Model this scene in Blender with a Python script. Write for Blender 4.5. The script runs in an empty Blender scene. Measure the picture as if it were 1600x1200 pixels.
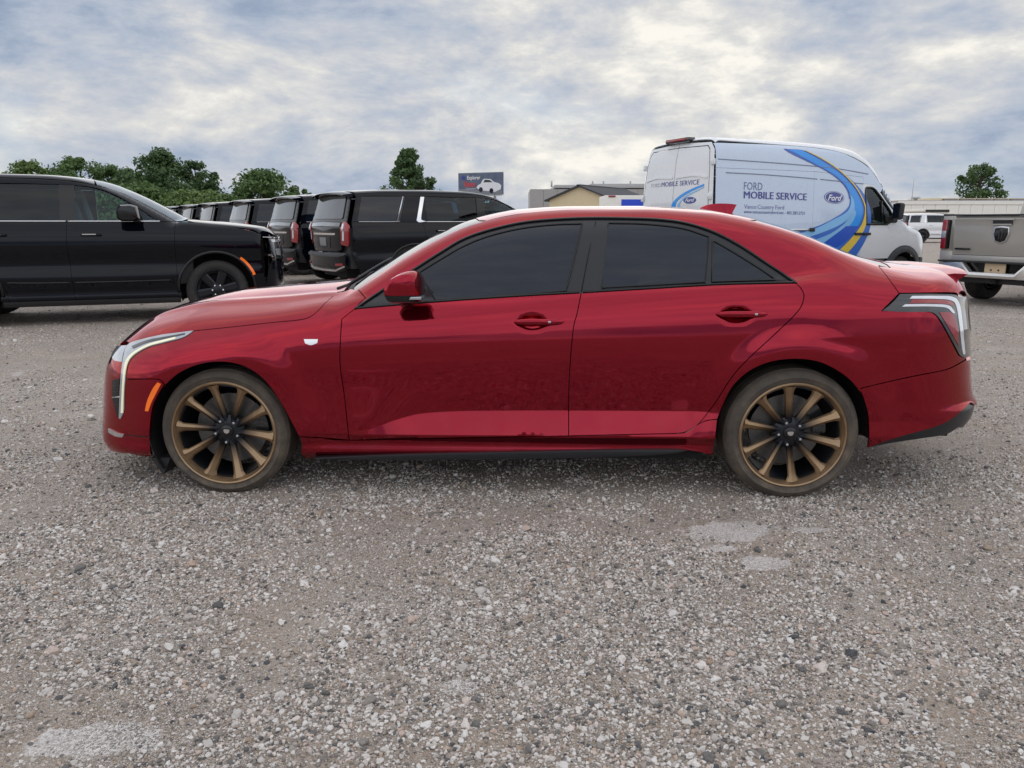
import bpy, bmesh, math, random
import numpy as np
from mathutils import Vector, Matrix, Euler
from mathutils.geometry import delaunay_2d_cdt

SC = bpy.context.scene
COL = SC.collection
random.seed(7); np.random.seed(7)
rad = math.radians

# ------------------------------------------------------------------ camera
CAM_POS = np.array([1.506, -4.498, 1.322]); PITCH, YAW, FPX = rad(11.86), rad(1.39), 1200.0
cd = bpy.data.cameras.new('camera'); cam = bpy.data.objects.new('camera', cd); COL.objects.link(cam)
cam.location = CAM_POS.tolist(); cam.rotation_euler = (math.pi / 2 - PITCH, 0, YAW)
cd.sensor_width = 36; cd.lens = 36 * FPX / 1600; cd.clip_start = .05; cd.clip_end = 3000
SC.camera = cam
SC.view_settings.view_transform = 'Standard'; SC.view_settings.look = 'None'
SC.view_settings.gamma = 1; SC.view_settings.use_curve_mapping = False
SC.view_settings.exposure = 0.75
try:
    SC.cycles.max_bounces = 8; SC.cycles.transparent_max_bounces = 8; SC.cycles.use_denoising = True
except Exception: pass

# ------------------------------------------------------------------ sky and sun
SUN_EL, SUN_AZ = rad(86), rad(20)          # azimuth from +Y towards +X
def build_world():
    w = bpy.data.worlds.new('World'); SC.world = w; w.use_nodes = True
    nt = w.node_tree; N = nt.nodes; L = nt.links; N.clear()
    out = N.new('ShaderNodeOutputWorld')
    sky = N.new('ShaderNodeTexSky'); sky.sky_type = 'NISHITA'; sky.sun_disc = False
    sky.sun_elevation = SUN_EL; sky.sun_rotation = SUN_AZ; sky.air_density = 1.0; sky.dust_density = 1.5
    b1 = N.new('ShaderNodeBackground'); b1.inputs[1].default_value = .12; L.new(sky.outputs[0], b1.inputs[0])
    tc = N.new('ShaderNodeTexCoord')
    sep = N.new('ShaderNodeSeparateXYZ'); L.new(tc.outputs['Generated'], sep.inputs[0])
    def m(op, a, b=None, c=None):
        n = N.new('ShaderNodeMath'); n.operation = op
        for i, v in enumerate((a, b, c)):
            if v is None: continue
            if isinstance(v, (int, float)): n.inputs[i].default_value = v
            else: L.new(v, n.inputs[i])
        return n.outputs[0]
    def noise(scale, detail, rough, dist, off, zs=2.4):
        mp = N.new('ShaderNodeMapping'); mp.inputs['Location'].default_value = off; mp.inputs['Scale'].default_value = (1, 1, zs)
        L.new(tc.outputs['Generated'], mp.inputs[0])
        n = N.new('ShaderNodeTexNoise'); n.inputs['Scale'].default_value = scale; n.inputs['Detail'].default_value = detail
        n.inputs['Roughness'].default_value = rough; n.inputs['Distortion'].default_value = dist
        L.new(mp.outputs[0], n.inputs['Vector']); return n.outputs[0]
    big = noise(1.5, 3, .5, .2, (9.4, 1.1, 3.3), 2.2)
    mid = noise(4.4, 13, .63, .22, (5.7, 3.6, 7.2), 2.5)
    fine = noise(13.0, 10, .60, .15, (5.0, 1.2, 9), 2.3)
    tone = m('ADD', m('ADD', m('MULTIPLY', big, .50), m('MULTIPLY', mid, .62)), m('MULTIPLY', fine, .27))
    # thinner, brighter cloud ahead of the camera
    dp = N.new('ShaderNodeVectorMath'); dp.operation = 'DOT_PRODUCT'; L.new(tc.outputs['Generated'], dp.inputs[0])
    dp.inputs[1].default_value = (math.sin(rad(9)) * math.cos(rad(20)), math.cos(rad(9)) * math.cos(rad(20)), math.sin(rad(20)))
    glow = m('POWER', m('MAXIMUM', dp.outputs['Value'], 0.0), 9.0)
    tone = m('ADD', m('SUBTRACT', tone, .034), m('MULTIPLY', glow, .045))
    rp = N.new('ShaderNodeValToRGB'); L.new(tone, rp.inputs[0]); e = rp.color_ramp.elements
    e[0].position = .56; e[0].color = (.17, .212, .29, 1); e[1].position = .83; e[1].color = (.58, .56, .515, 1)
    for p, c in ((.615, (.22, .262, .335)), (.665, (.28, .313, .37)), (.715, (.345, .36, .39)), (.765, (.425, .425, .42))):
        q = e.new(p); q.color = c + (1,)
    b2 = N.new('ShaderNodeBackground'); b2.inputs[1].default_value = 1.0; L.new(rp.outputs[0], b2.inputs[0])
    mask = noise(2.0, 7, .55, .3, (8.2, 3.4, 2), 2.4)
    mr = N.new('ShaderNodeMapRange'); mr.inputs[1].default_value = .36; mr.inputs[2].default_value = .50
    mr.inputs[3].default_value = .72; mr.inputs[4].default_value = 1.0; L.new(mask, mr.inputs[0])
    mx = N.new('ShaderNodeMixShader'); L.new(mr.outputs[0], mx.inputs[0]); L.new(b1.outputs[0], mx.inputs[1]); L.new(b2.outputs[0], mx.inputs[2])
    L.new(mx.outputs[0], out.inputs[0])
build_world()
sd = bpy.data.lights.new('sun', 'SUN'); sd.energy = 1.0; sd.angle = rad(174); sd.color = (1, .95, .88)
sun = bpy.data.objects.new('sun', sd); COL.objects.link(sun)
sdir = Vector((math.sin(SUN_AZ) * math.cos(SUN_EL), math.cos(SUN_AZ) * math.cos(SUN_EL), math.sin(SUN_EL)))
sun.rotation_euler = sdir.to_track_quat('Z', 'Y').to_euler(); sun.location = (0, 0, 30)

# ------------------------------------------------------------------ materials
def mat(name, col, rough=.5, metal=0., coat=0., coat_rough=.03, ior=1.5, nscale=40., cvar=.06, rvar=.06, bump=0., bscale=None,
        emis=None, estr=0., trans=0., alpha=1., tint=None):
    m = bpy.data.materials.new(name); m.use_nodes = True
    nt = m.node_tree; N = nt.nodes; L = nt.links; b = N['Principled BSDF']
    b.inputs['Metallic'].default_value = metal; b.inputs['IOR'].default_value = ior
    b.inputs['Coat Weight'].default_value = coat; b.inputs['Coat Roughness'].default_value = coat_rough
    b.inputs['Transmission Weight'].default_value = trans; b.inputs['Alpha'].default_value = alpha
    tc = N.new('ShaderNodeTexCoord'); n = N.new('ShaderNodeTexNoise'); n.inputs['Scale'].default_value = nscale
    n.inputs['Detail'].default_value = 5; L.new(tc.outputs['Object'], n.inputs['Vector'])
    mx = N.new('ShaderNodeMix'); mx.data_type = 'RGBA'; c = np.array(col[:3])
    mx.inputs['A'].default_value = tuple(np.clip(c * (1 - cvar), 0, 1)) + (1,); mx.inputs['B'].default_value = tuple(np.clip(c * (1 + cvar), 0, 1)) + (1,)
    L.new(n.outputs[0], mx.inputs['Factor']); L.new(mx.outputs['Result'], b.inputs['Base Color'])
    mr = N.new('ShaderNodeMapRange'); mr.inputs[3].default_value = max(0, rough - rvar); mr.inputs[4].default_value = rough + rvar
    L.new(n.outputs[0], mr.inputs[0]); L.new(mr.outputs[0], b.inputs['Roughness'])
    if bump:
        n2 = N.new('ShaderNodeTexNoise'); n2.inputs['Scale'].default_value = bscale or nscale * 3; n2.inputs['Detail'].default_value = 6
        L.new(tc.outputs['Object'], n2.inputs['Vector'])
        bp = N.new('ShaderNodeBump'); bp.inputs['Strength'].default_value = bump; bp.inputs['Distance'].default_value = .01
        L.new(n2.outputs[0], bp.inputs['Height']); L.new(bp.outputs[0], b.inputs['Normal'])
    if emis:
        b.inputs['Emission Color'].default_value = tuple(emis) + (1,); b.inputs['Emission Strength'].default_value = estr
    return m

def add_dust(m, dust=(.33, .26, .19), z0=.18, z1=.55, amt=.5, spots=.0):
    """dried mud spatter on the lower panels and dried water spots on top"""
    nt = m.node_tree; N = nt.nodes; L = nt.links; b = N['Principled BSDF']
    src = b.inputs['Base Color'].links[0].from_socket; rs = b.inputs['Roughness'].links[0].from_socket
    tc = N.new('ShaderNodeTexCoord'); sp = N.new('ShaderNodeSeparateXYZ'); L.new(tc.outputs['Object'], sp.inputs[0])
    mr = N.new('ShaderNodeMapRange'); mr.inputs[1].default_value = z1; mr.inputs[2].default_value = z0; mr.inputs[3].default_value = 0; mr.inputs[4].default_value = 1
    L.new(sp.outputs[2], mr.inputs[0])
    n = N.new('ShaderNodeTexNoise'); n.inputs['Scale'].default_value = 9; n.inputs['Detail'].default_value = 10; n.inputs['Roughness'].default_value = .7
    L.new(tc.outputs['Object'], n.inputs['Vector'])
    r2 = N.new('ShaderNodeMapRange'); r2.inputs[1].default_value = .42; r2.inputs[2].default_value = .72; L.new(n.outputs[0], r2.inputs[0])
    mu = N.new('ShaderNodeMath'); mu.operation = 'MULTIPLY'; L.new(mr.outputs[0], mu.inputs[0]); L.new(r2.outputs[0], mu.inputs[1])
    mu2 = N.new('ShaderNodeMath'); mu2.operation = 'MULTIPLY'; L.new(mu.outputs[0], mu2.inputs[0]); mu2.inputs[1].default_value = amt
    fac = mu2.outputs[0]
    if spots:
        v = N.new('ShaderNodeTexVoronoi'); v.inputs['Scale'].default_value = 70; v.inputs['Randomness'].default_value = 1; L.new(tc.outputs['Object'], v.inputs['Vector'])
        s1 = N.new('ShaderNodeMapRange'); s1.inputs[1].default_value = .30; s1.inputs[2].default_value = .16; L.new(v.outputs['Distance'], s1.inputs[0])
        n3 = N.new('ShaderNodeTexNoise'); n3.inputs['Scale'].default_value = 3.5; n3.inputs['Detail'].default_value = 8; L.new(tc.outputs['Object'], n3.inputs['Vector'])
        s2 = N.new('ShaderNodeMapRange'); s2.inputs[1].default_value = .45; s2.inputs[2].default_value = .65; L.new(n3.outputs[0], s2.inputs[0])
        ge = N.new('ShaderNodeNewGeometry'); sn = N.new('ShaderNodeSeparateXYZ'); L.new(ge.outputs['Normal'], sn.inputs[0])
        s3 = N.new('ShaderNodeMapRange'); s3.inputs[1].default_value = .3; s3.inputs[2].default_value = .85; L.new(sn.outputs[2], s3.inputs[0])
        a = N.new('ShaderNodeMath'); a.operation = 'MULTIPLY'; L.new(s1.outputs[0], a.inputs[0]); L.new(s3.outputs[0], a.inputs[1])
        a2 = N.new('ShaderNodeMath'); a2.operation = 'MULTIPLY_ADD'; L.new(s2.outputs[0], a2.inputs[0]); a2.inputs[1].default_value = .7; a2.inputs[2].default_value = .25
        a3 = N.new('ShaderNodeMath'); a3.operation = 'MULTIPLY'; L.new(a.outputs[0], a3.inputs[0]); L.new(a2.outputs[0], a3.inputs[1])
        a4 = N.new('ShaderNodeMath'); a4.operation = 'MULTIPLY_ADD'; L.new(a3.outputs[0], a4.inputs[0]); a4.inputs[1].default_value = spots; L.new(fac, a4.inputs[2])
        fac = a4.outputs[0]
    mx = N.new('ShaderNodeMix'); mx.data_type = 'RGBA'; L.new(fac, mx.inputs['Factor']); L.new(src, mx.inputs['A']); mx.inputs['B'].default_value = tuple(dust) + (1,)
    L.new(mx.outputs['Result'], b.inputs['Base Color'])
    ma = N.new('ShaderNodeMath'); ma.operation = 'MULTIPLY_ADD'; L.new(fac, ma.inputs[0]); ma.inputs[1].default_value = .5; L.new(rs, ma.inputs[2])
    L.new(ma.outputs[0], b.inputs['Roughness'])
    mm = N.new('ShaderNodeMath'); mm.operation = 'MULTIPLY_ADD'; L.new(fac, mm.inputs[0]); mm.inputs[1].default_value = -b.inputs['Metallic'].default_value; mm.inputs[2].default_value = b.inputs['Metallic'].default_value
    L.new(mm.outputs[0], b.inputs['Metallic'])
    return m

M = {}
M['red'] = add_dust(mat('candy red metallic paint', (.31, .0010, .017), .08, .92, 1., .006, 1.5, 900, .10, .03), amt=.05, spots=.06)
M['red'].node_tree.nodes['Principled BSDF'].inputs['Coat IOR'].default_value = 1.40
M['red'].node_tree.nodes['Principled BSDF'].inputs['Specular Tint'].default_value = (.80, .12, .20, 1)
M['red'].node_tree.nodes['Principled BSDF'].inputs['Coat Weight'].default_value = .85
M['glass'] = mat('dark tinted glass', (.002, .006, .016), .022, 0, 0, ior=1.52, nscale=4, rvar=.008)
M['blacktrim'] = mat('satin black trim', (.014, .015, .018), .32, nscale=60, cvar=.2)
M['gloss_black'] = mat('gloss black trim', (.008, .008, .009), .12, ior=1.5)
M['seal'] = mat('window rubber', (.012, .012, .013), .55)
M['plastic'] = mat('dark textured plastic', (.022, .022, .024), .6, bump=.15, bscale=400)
M['under'] = mat('dark underbody', (.010, .010, .010), .85)
M['chrome'] = mat('chrome', (.78, .79, .81), .10, 1.)
M['silver'] = mat('satin silver metal', (.62, .63, .66), .30, 1.)
M['lens'] = mat('clear lamp lens', (.42, .44, .47), .08, .35, 1., .02)
M['lampdark'] = mat('dark lamp interior', (.03, .032, .036), .15, .3, 1., .02)
M['drl'] = mat('daytime lamp tube', (.86, .84, .62), .22, emis=(1, .93, .62), estr=.10)
M['amber'] = mat('amber reflector', (.90, .16, .01), .22, 0, .8, emis=(1, .17, .0), estr=.12)
M['tailred'] = mat('red lamp lens', (.30, .006, .014), .10, .1, 1., .02)
M['tailwhite'] = mat('frosted lamp strip', (.74, .76, .82), .16, .1, 1., .03)
M['tyre'] = add_dust(mat('dusty tyre rubber', (.070, .059, .049), .78, nscale=30, cvar=.3, bump=.25, bscale=300), dust=(.20, .16, .12), z0=-.45, z1=.7, amt=1.25)
M['tyre_dark'] = add_dust(mat('black tyre rubber', (.020, .019, .019), .75, nscale=30, cvar=.3, bump=.25, bscale=300), dust=(.14, .12, .10), z0=-.45, z1=.6, amt=.5)
M['bronze'] = mat('dusty bronze alloy', (.35, .24, .145), .38, .75, nscale=25, cvar=.25, rvar=.1)
M['darkalloy'] = mat('dark satin alloy', (.024, .026, .032), .35, .6)
M['disc'] = mat('brake steel', (.16, .155, .15), .4, .8, nscale=60, cvar=.3)
M['plate'] = mat('licence plate', (.55, .42, .27), .5)

# ------------------------------------------------------------------ scene bookkeeping
def tag(o, label=None, cat=None, group=None, kind=None):
    if label: o['label'] = label
    if cat: o['category'] = cat
    if group: o['group'] = group
    if kind: o['kind'] = kind
    return o
def empty(name, loc=(0, 0, 0), rz=0, parent=None):
    o = bpy.data.objects.new(name, None); COL.objects.link(o); o.location = loc; o.rotation_euler = (0, 0, rz); o.parent = parent
    o.empty_display_size = .2; return o
def link(name, me, parent=None):
    o = bpy.data.objects.new(name, me); COL.objects.link(o); o.parent = parent; return o
def mesh_obj(name, verts, faces, material, parent=None, smooth=True, normals=None):
    me = bpy.data.meshes.new(name)
    me.from_pydata([tuple(map(float, v)) for v in verts], [], [tuple(map(int, f)) for f in faces])
    me.polygons.foreach_set('use_smooth', [smooth] * len(me.polygons))
    if material: me.materials.append(material)
    me.update()
    if normals is not None:
        me.normals_split_custom_set_from_vertices([tuple(map(float, n)) for n in normals])
    return link(name, me, parent)
def bm_obj(name, bm, material, parent=None, smooth=False, angle=None):
    bmesh.ops.recalc_face_normals(bm, faces=bm.faces)
    me = bpy.data.meshes.new(name); bm.to_mesh(me); bm.free(); me.materials.append(material)
    if smooth: me.polygons.foreach_set('use_smooth', [True] * len(me.polygons))
    if smooth and angle:
        me.set_sharp_from_angle(angle=rad(angle))
    return link(name, me, parent)
def box_bm(bm, c, s, rot=None, bevel=0., seg=2):
    r = bmesh.ops.create_cube(bm, size=1); vs = r['verts']
    for v in vs: v.co = Vector((v.co.x * s[0], v.co.y * s[1], v.co.z * s[2]))
    if bevel:
        es = list({e for v in vs for e in v.link_edges})
        rr = bmesh.ops.bevel(bm, geom=es, offset=bevel, segments=seg, affect='EDGES', profile=.6)
        vs = list({v for f in rr['faces'] for v in f.verts} | {v for v in vs if v.is_valid})
    R = rot.to_matrix() if rot else None
    for v in vs:
        if R: v.co = R @ v.co
        v.co += Vector(c)
    return vs
def box(name, c, s, material, parent=None, rot=None, bevel=.0, seg=2):
    bm = bmesh.new(); box_bm(bm, c, s, rot, bevel, seg)
    return bm_obj(name, bm, material, parent, smooth=bevel > 0, angle=40)
def lathe(name, prof, material, parent=None, seg=64, axis='y', centre=(0, 0, 0), closed=True, a0=0, a1=2 * math.pi, smooth=True, angle=35):
    """prof: list of (radius, along axis)"""
    full = abs(a1 - a0 - 2 * math.pi) < 1e-6; n = len(prof); vs = []; fs = []
    k = seg if full else seg + 1
    for i in range(k):
        a = a0 + (a1 - a0) * i / seg
        for r, t in prof:
            p = (r * math.cos(a), t, r * math.sin(a)) if axis == 'y' else (r * math.cos(a), r * math.sin(a), t)
            vs.append((p[0] + centre[0], p[1] + centre[1], p[2] + centre[2]))
    for i in range(seg):
        j = (i + 1) % k
        for q in range(n if closed else n - 1):
            q2 = (q + 1) % n
            fs.append((i * n + q, i * n + q2, j * n + q2, j * n + q))
    bm = bmesh.new(); bv = [bm.verts.new(v) for v in vs]
    for f in fs:
        try: bm.faces.new([bv[t] for t in f])
        except ValueError: pass
    bmesh.ops.remove_doubles(bm, verts=bm.verts, dist=1e-6)
    return bm_obj(name, bm, material, parent, smooth, angle)
def tube(name, pts, r, material, parent=None, seg=8, closed=False, flat=None):
    pts = [Vector(p) for p in pts]; n = len(pts); vs = []; fs = []
    for i, p in enumerate(pts):
        a = pts[i - 1] if (i or closed) else p; b = pts[(i + 1) % n] if (i < n - 1 or closed) else p
        t = (b - a).normalized(); up = Vector((0, 1, 0)) if abs(t.y) < .9 else Vector((0, 0, 1))
        s = t.cross(up).normalized(); u = s.cross(t)
        rr = r[i] if isinstance(r, (list, tuple)) else r
        for k in range(seg):
            g = 2 * math.pi * k / seg
            vs.append(p + s * math.cos(g) * rr + u * math.sin(g) * rr * (flat or 1))
    for i in range(n if closed else n - 1):
        j = (i + 1) % n
        for k in range(seg):
            k2 = (k + 1) % seg; fs.append((i * seg + k, i * seg + k2, j * seg + k2, j * seg + k))
    if not closed: fs += [tuple(range(seg))[::-1], tuple((n - 1) * seg + k for k in range(seg))]
    return mesh_obj(name, vs, fs, material, parent)
def prism(name, poly, y0, y1, material, parent=None, bevel=0., smooth=True, axis='y', seg=2):
    """outline in (x,z) (axis y) extruded between y0 and y1"""
    bm = bmesh.new()
    P = (lambda a, b, t: (a, t, b)) if axis == 'y' else ((lambda a, b, t: (t, a, b)) if axis == 'x' else (lambda a, b, t: (a, b, t)))
    f = bm.faces.new([bm.verts.new(P(a, b, y0)) for a, b in poly])
    ex = bmesh.ops.extrude_face_region(bm, geom=[f])
    d = Vector(P(0, 0, y1 - y0)) - Vector(P(0, 0, 0))
    bmesh.ops.translate(bm, verts=[v for v in ex['geom'] if isinstance(v, bmesh.types.BMVert)], vec=d)
    if bevel: bmesh.ops.bevel(bm, geom=list(bm.edges), offset=bevel, segments=seg, affect='EDGES', profile=.6, clamp_overlap=True)
    return bm_obj(name, bm, material, parent, smooth, 35)
def copy_tree(o, parent=None, only=None):
    c = o.copy(); COL.objects.link(c); c.parent = parent
    for ch in list(o.children): copy_tree(ch, c)
    return c

# ------------------------------------------------------------------ curves and implicit bodies
def pchip(xk, yk):
    xk = np.asarray(xk, float); yk = np.asarray(yk, float); h = np.diff(xk); d = np.diff(yk) / h; n = len(xk)
    m = np.zeros(n); m[0] = d[0]; m[-1] = d[-1]
    for i in range(1, n - 1):
        if d[i - 1] * d[i] > 0:
            w1 = 2 * h[i] + h[i - 1]; w2 = h[i] + 2 * h[i - 1]; m[i] = (w1 + w2) / (w1 / d[i - 1] + w2 / d[i])
    def f(x):
        x = np.asarray(x, float); i = np.clip(np.searchsorted(xk, x) - 1, 0, n - 2); t = (x - xk[i]) / h[i]
        lo = x < xk[0]; hi = x > xk[-1]; tt = np.clip(t, 0, 1)
        r = ((1 + 2 * tt) * (1 - tt) ** 2 * yk[i] + tt * (1 - tt) ** 2 * h[i] * m[i] + tt * tt * (3 - 2 * tt) * yk[i + 1] + tt * tt * (tt - 1) * h[i] * m[i + 1])
        r = np.where(lo, yk[0] + m[0] * (x - xk[0]), r); return np.where(hi, yk[-1] + m[-1] * (x - xk[-1]), r)
    E = 4.; tx = np.concatenate([[xk[0] - E], np.linspace(xk[0], xk[-1], 9000), [xk[-1] + E]]); ty = f(tx)
    return lambda x: np.interp(x, tx, ty)
def vpchip(xk, yk):
    xk = np.asarray(xk, float); yk = np.asarray(yk, float); h = np.diff(xk); d = np.diff(yk, axis=0) / h[:, None]; n = len(xk)
    m = np.zeros_like(yk); m[0] = d[0]; m[-1] = d[-1]
    for i in range(1, n - 1):
        w1 = 2 * h[i] + h[i - 1]; w2 = h[i] + 2 * h[i - 1]; ok = d[i - 1] * d[i] > 0
        m[i] = np.where(ok, (w1 + w2) / np.where(ok, w1 / np.where(ok, d[i - 1], 1) + w2 / np.where(ok, d[i], 1), 1), 0)
    yT = np.ascontiguousarray(yk.T); mT = np.ascontiguousarray(m.T)
    def f(x):
        x = np.clip(np.asarray(x, float), xk[0], xk[-1]); i = np.clip(np.searchsorted(xk, x) - 1, 0, n - 2); hi = h[i]; t = (x - xk[i]) / hi; u = 1 - t
        return (1 + 2 * t) * u * u * yT[:, i] + t * u * u * hi * mT[:, i] + t * t * (3 - 2 * t) * yT[:, i + 1] - t * t * u * hi * mT[:, i + 1]
    return f
def smax(a, b, r):
    d = np.maximum(r - np.abs(a - b), 0); return np.maximum(a, b) + d * d / (4 * r)
def smin(a, b, r): return -smax(-a, -b, r)
def sstep(a, b, x):
    t = np.clip((x - a) / (b - a), 0, 1); return t * t * (3 - 2 * t)
class Rows:
    """body side: half-width y over (x, z), lofted through feature lines"""
    def __init__(s, stations, rows, crease=()):
        n = len(stations); full = lambda v: list(v) if np.ndim(v) else [float(v)] * n
        s.f = vpchip(stations, np.array([full(r[0]) for r in rows] + [full(r[1]) for r in rows]).T)
        s.R = len(rows); s.crease = set(crease)
    def __call__(s, x, z):
        R = s.R; A = s.f(x); Z = A[:R]; Y = A[R:]
        h = np.diff(Z, axis=0); h = np.maximum(h, 1e-4); d = np.diff(Y, axis=0) / h
        ml = np.empty_like(Y); mr = np.empty_like(Y)
        ml[0] = mr[0] = d[0]; ml[-1] = mr[-1] = d[-1]
        for i in range(1, R - 1):
            if i in s.crease: ml[i] = d[i - 1]; mr[i] = d[i]
            else: ml[i] = mr[i] = (d[i - 1] * h[i] + d[i] * h[i - 1]) / (h[i] + h[i - 1])
        i = np.clip((z[None] >= Z).sum(0) - 1, 0, R - 2); k = np.arange(len(z))
        z0 = Z[i, k]; hh = h[i, k]; t = (z - z0) / hh; tt = np.clip(t, 0, 1)
        y = ((1 + 2 * tt) * (1 - tt) ** 2 * Y[i, k] + tt * (1 - tt) ** 2 * hh * mr[i, k] + tt * tt * (3 - 2 * tt) * Y[i + 1, k] + tt * tt * (tt - 1) * hh * ml[i + 1, k])
        y = np.where(t < 0, Y[0] + mr[0] * (z - Z[0]), y); return np.where(t > 1, Y[-1] + ml[-1] * (z - Z[-1]), y)

def bisect(G, P0, D, t0, t1, it=34):
    """largest-to-smallest: inside at t0, outside at t1"""
    a = np.full(len(P0), float(t0)); b = np.full(len(P0), float(t1))
    for _ in range(it):
        m = (a + b) / 2; ins = G(P0 + D * m[:, None]) <= 0
        a = np.where(ins, m, a); b = np.where(ins, b, m)
    return P0 + D * a[:, None]
def gradn(G, P):
    e = 2e-3; g = np.stack([G(P + np.eye(3)[i] * e) - G(P - np.eye(3)[i] * e) for i in range(3)], 1)
    return g / np.maximum(np.linalg.norm(g, axis=1, keepdims=True), 1e-9)
class Map:
    """a projection used as the flat pattern of a panel: 'obl' (near side, looking down a little), 'top', 'cyl'"""
    def __init__(s, kind, ang=0., axis=(0, 0), R=1., zc=.6, yc=-.2, t1=1.6):
        s.k = kind; s.c, s.s = math.cos(ang), math.sin(ang); s.ax = axis; s.R = R; s.zc = zc; s.yc = yc; s.t1 = t1
    def uv(s, P):
        P = np.asarray(P, float)
        if s.k == 'obl': return np.stack([P[:, 0], (P[:, 1] - s.yc) * s.s + (P[:, 2] - s.zc) * s.c], 1)
        if s.k == 'top': return P[:, :2].copy()
        th = np.arctan2(P[:, 1] - s.ax[1], (P[:, 0] - s.ax[0]) * s.sgn); return np.stack([th * s.R, P[:, 2]], 1)
    sgn = 1
    def solve(s, G, uv):
        n = len(uv); u, v = uv[:, 0], uv[:, 1]; z = np.zeros(n); o = np.ones(n)
        if s.k == 'obl': return bisect(G, np.stack([u, s.yc + v * s.s, s.zc + v * s.c], 1), np.stack([z, -s.c * o, s.s * o], 1), 0, s.t1)
        if s.k == 'top': return bisect(G, np.stack([u, v, .3 * o], 1), np.stack([z, z, o], 1), 0, 3.)
        th = u / s.R; return bisect(G, np.stack([s.ax[0] * o, s.ax[1] * o, v], 1), np.stack([np.cos(th) * s.sgn, np.sin(th), z], 1), 0, 2.5)

def catmull(pts, n=6):
    P = np.asarray(pts, float)
    if len(P) < 3: return P
    Q = np.vstack([2 * P[0] - P[1], P, 2 * P[-1] - P[-2]]); out = []
    for i in range(1, len(Q) - 2):
        p0, p1, p2, p3 = Q[i - 1:i + 3]
        for k in range(n):
            t = k / n
            out.append(.5 * (2 * p1 + (p2 - p0) * t + (2 * p0 - 5 * p1 + 4 * p2 - p3) * t * t + (3 * p1 - p0 - 3 * p2 + p3) * t ** 3))
    out.append(P[-1]); return np.array(out)
def joinp(*segs, n=6):
    out = []
    for s in segs:
        for p in catmull(s, n):
            if not out or np.linalg.norm(p - out[-1]) > 1e-6: out.append(p)
    if len(out) > 2 and np.linalg.norm(out[0] - out[-1]) < 1e-6: out.pop()
    return np.array(out)
def cam_ray(px):
    px = np.asarray(px, float); cp, sp, cy, sy = math.cos(PITCH), math.sin(PITCH), math.cos(YAW), math.sin(YAW)
    f = np.array([-sy * cp, cy * cp, -sp]); r = np.array([cy, sy, 0]); u = np.cross(r, f)
    return f + np.outer((px[:, 0] - 800) / FPX, r) - np.outer((px[:, 1] - 600) / FPX, u)
def on_plane(px, Y):
    d = cam_ray(px); t = (Y - CAM_POS[1]) / d[:, 1]; return CAM_POS + d * t[:, None]
def measure(G, px, y0=-1.15, y1=.5, n=150):
    """where the line of sight through measured photo points meets the body"""
    d = cam_ray(px); ts = (np.linspace(y0, y1, n)[None] - CAM_POS[1]) / d[:, 1:2]; N = len(d)
    P = CAM_POS + d[:, None] * ts[..., None]; g = G(P.reshape(-1, 3)).reshape(N, n)
    ins = g <= 0; hit = ins.any(1); i = np.where(hit, ins.argmax(1), g.argmin(1)); i0 = np.maximum(i - 1, 0); k = np.arange(N)
    a = ts[k, i0]; b = ts[k, i]
    for _ in range(26):
        m = (a + b) / 2; o = G(CAM_POS + d * m[:, None]) > 0
        a = np.where(hit & o, m, a); b = np.where(hit & ~o, m, b)
    t = np.where(hit, b, ts[k, i]); return CAM_POS + d * t[:, None]

def inpoly(P, poly):
    x, y = P[:, 0], P[:, 1]; c = np.zeros(len(P), bool); n = len(poly)
    for i in range(n):
        x1, y1 = poly[i]; x2, y2 = poly[i - 1]
        if y1 == y2: continue
        c ^= ((y1 > y) != (y2 > y)) & (x < (x2 - x1) * (y - y1) / (y2 - y1) + x1)
    return c
def polydist(P, poly):
    d = np.full(len(P), 1e9)
    for i in range(len(poly)):
        a, b = poly[i - 1], poly[i]; ab = b - a; L = max(ab @ ab, 1e-12)
        t = np.clip(((P - a) @ ab) / L, 0, 1); d = np.minimum(d, np.hypot(*(P - a - t[:, None] * ab).T))
    return d
def resample(poly, ds):
    out = []
    for i in range(len(poly)):
        a, b = poly[i], poly[(i + 1) % len(poly)]; L = np.hypot(*(b - a)); k = max(1, int(math.ceil(L / ds)))
        for j in range(k): out.append(a + (b - a) * j / k)
    out = np.array(out); keep = [0]
    for i in range(1, len(out)):
        if np.hypot(*(out[i] - out[keep[-1]])) > ds * .15: keep.append(i)
    return out[keep]
def inset(poly, g):
    n = len(poly); a = .5 * sum(poly[i - 1][0] * poly[i][1] - poly[i][0] * poly[i - 1][1] for i in range(n)); s = 1 if a > 0 else -1
    out = np.empty_like(poly)
    for i in range(n):
        e1 = poly[i] - poly[i - 1]; e2 = poly[(i + 1) % n] - poly[i]
        n1 = np.array([-e1[1], e1[0]]) / max(np.hypot(*e1), 1e-9); n2 = np.array([-e2[1], e2[0]]) / max(np.hypot(*e2), 1e-9)
        m = n1 + n2; L = max(np.hypot(*m), .5); m /= L; out[i] = poly[i] + s * g * m / max(.5, float(m @ n1))
    return out

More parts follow.
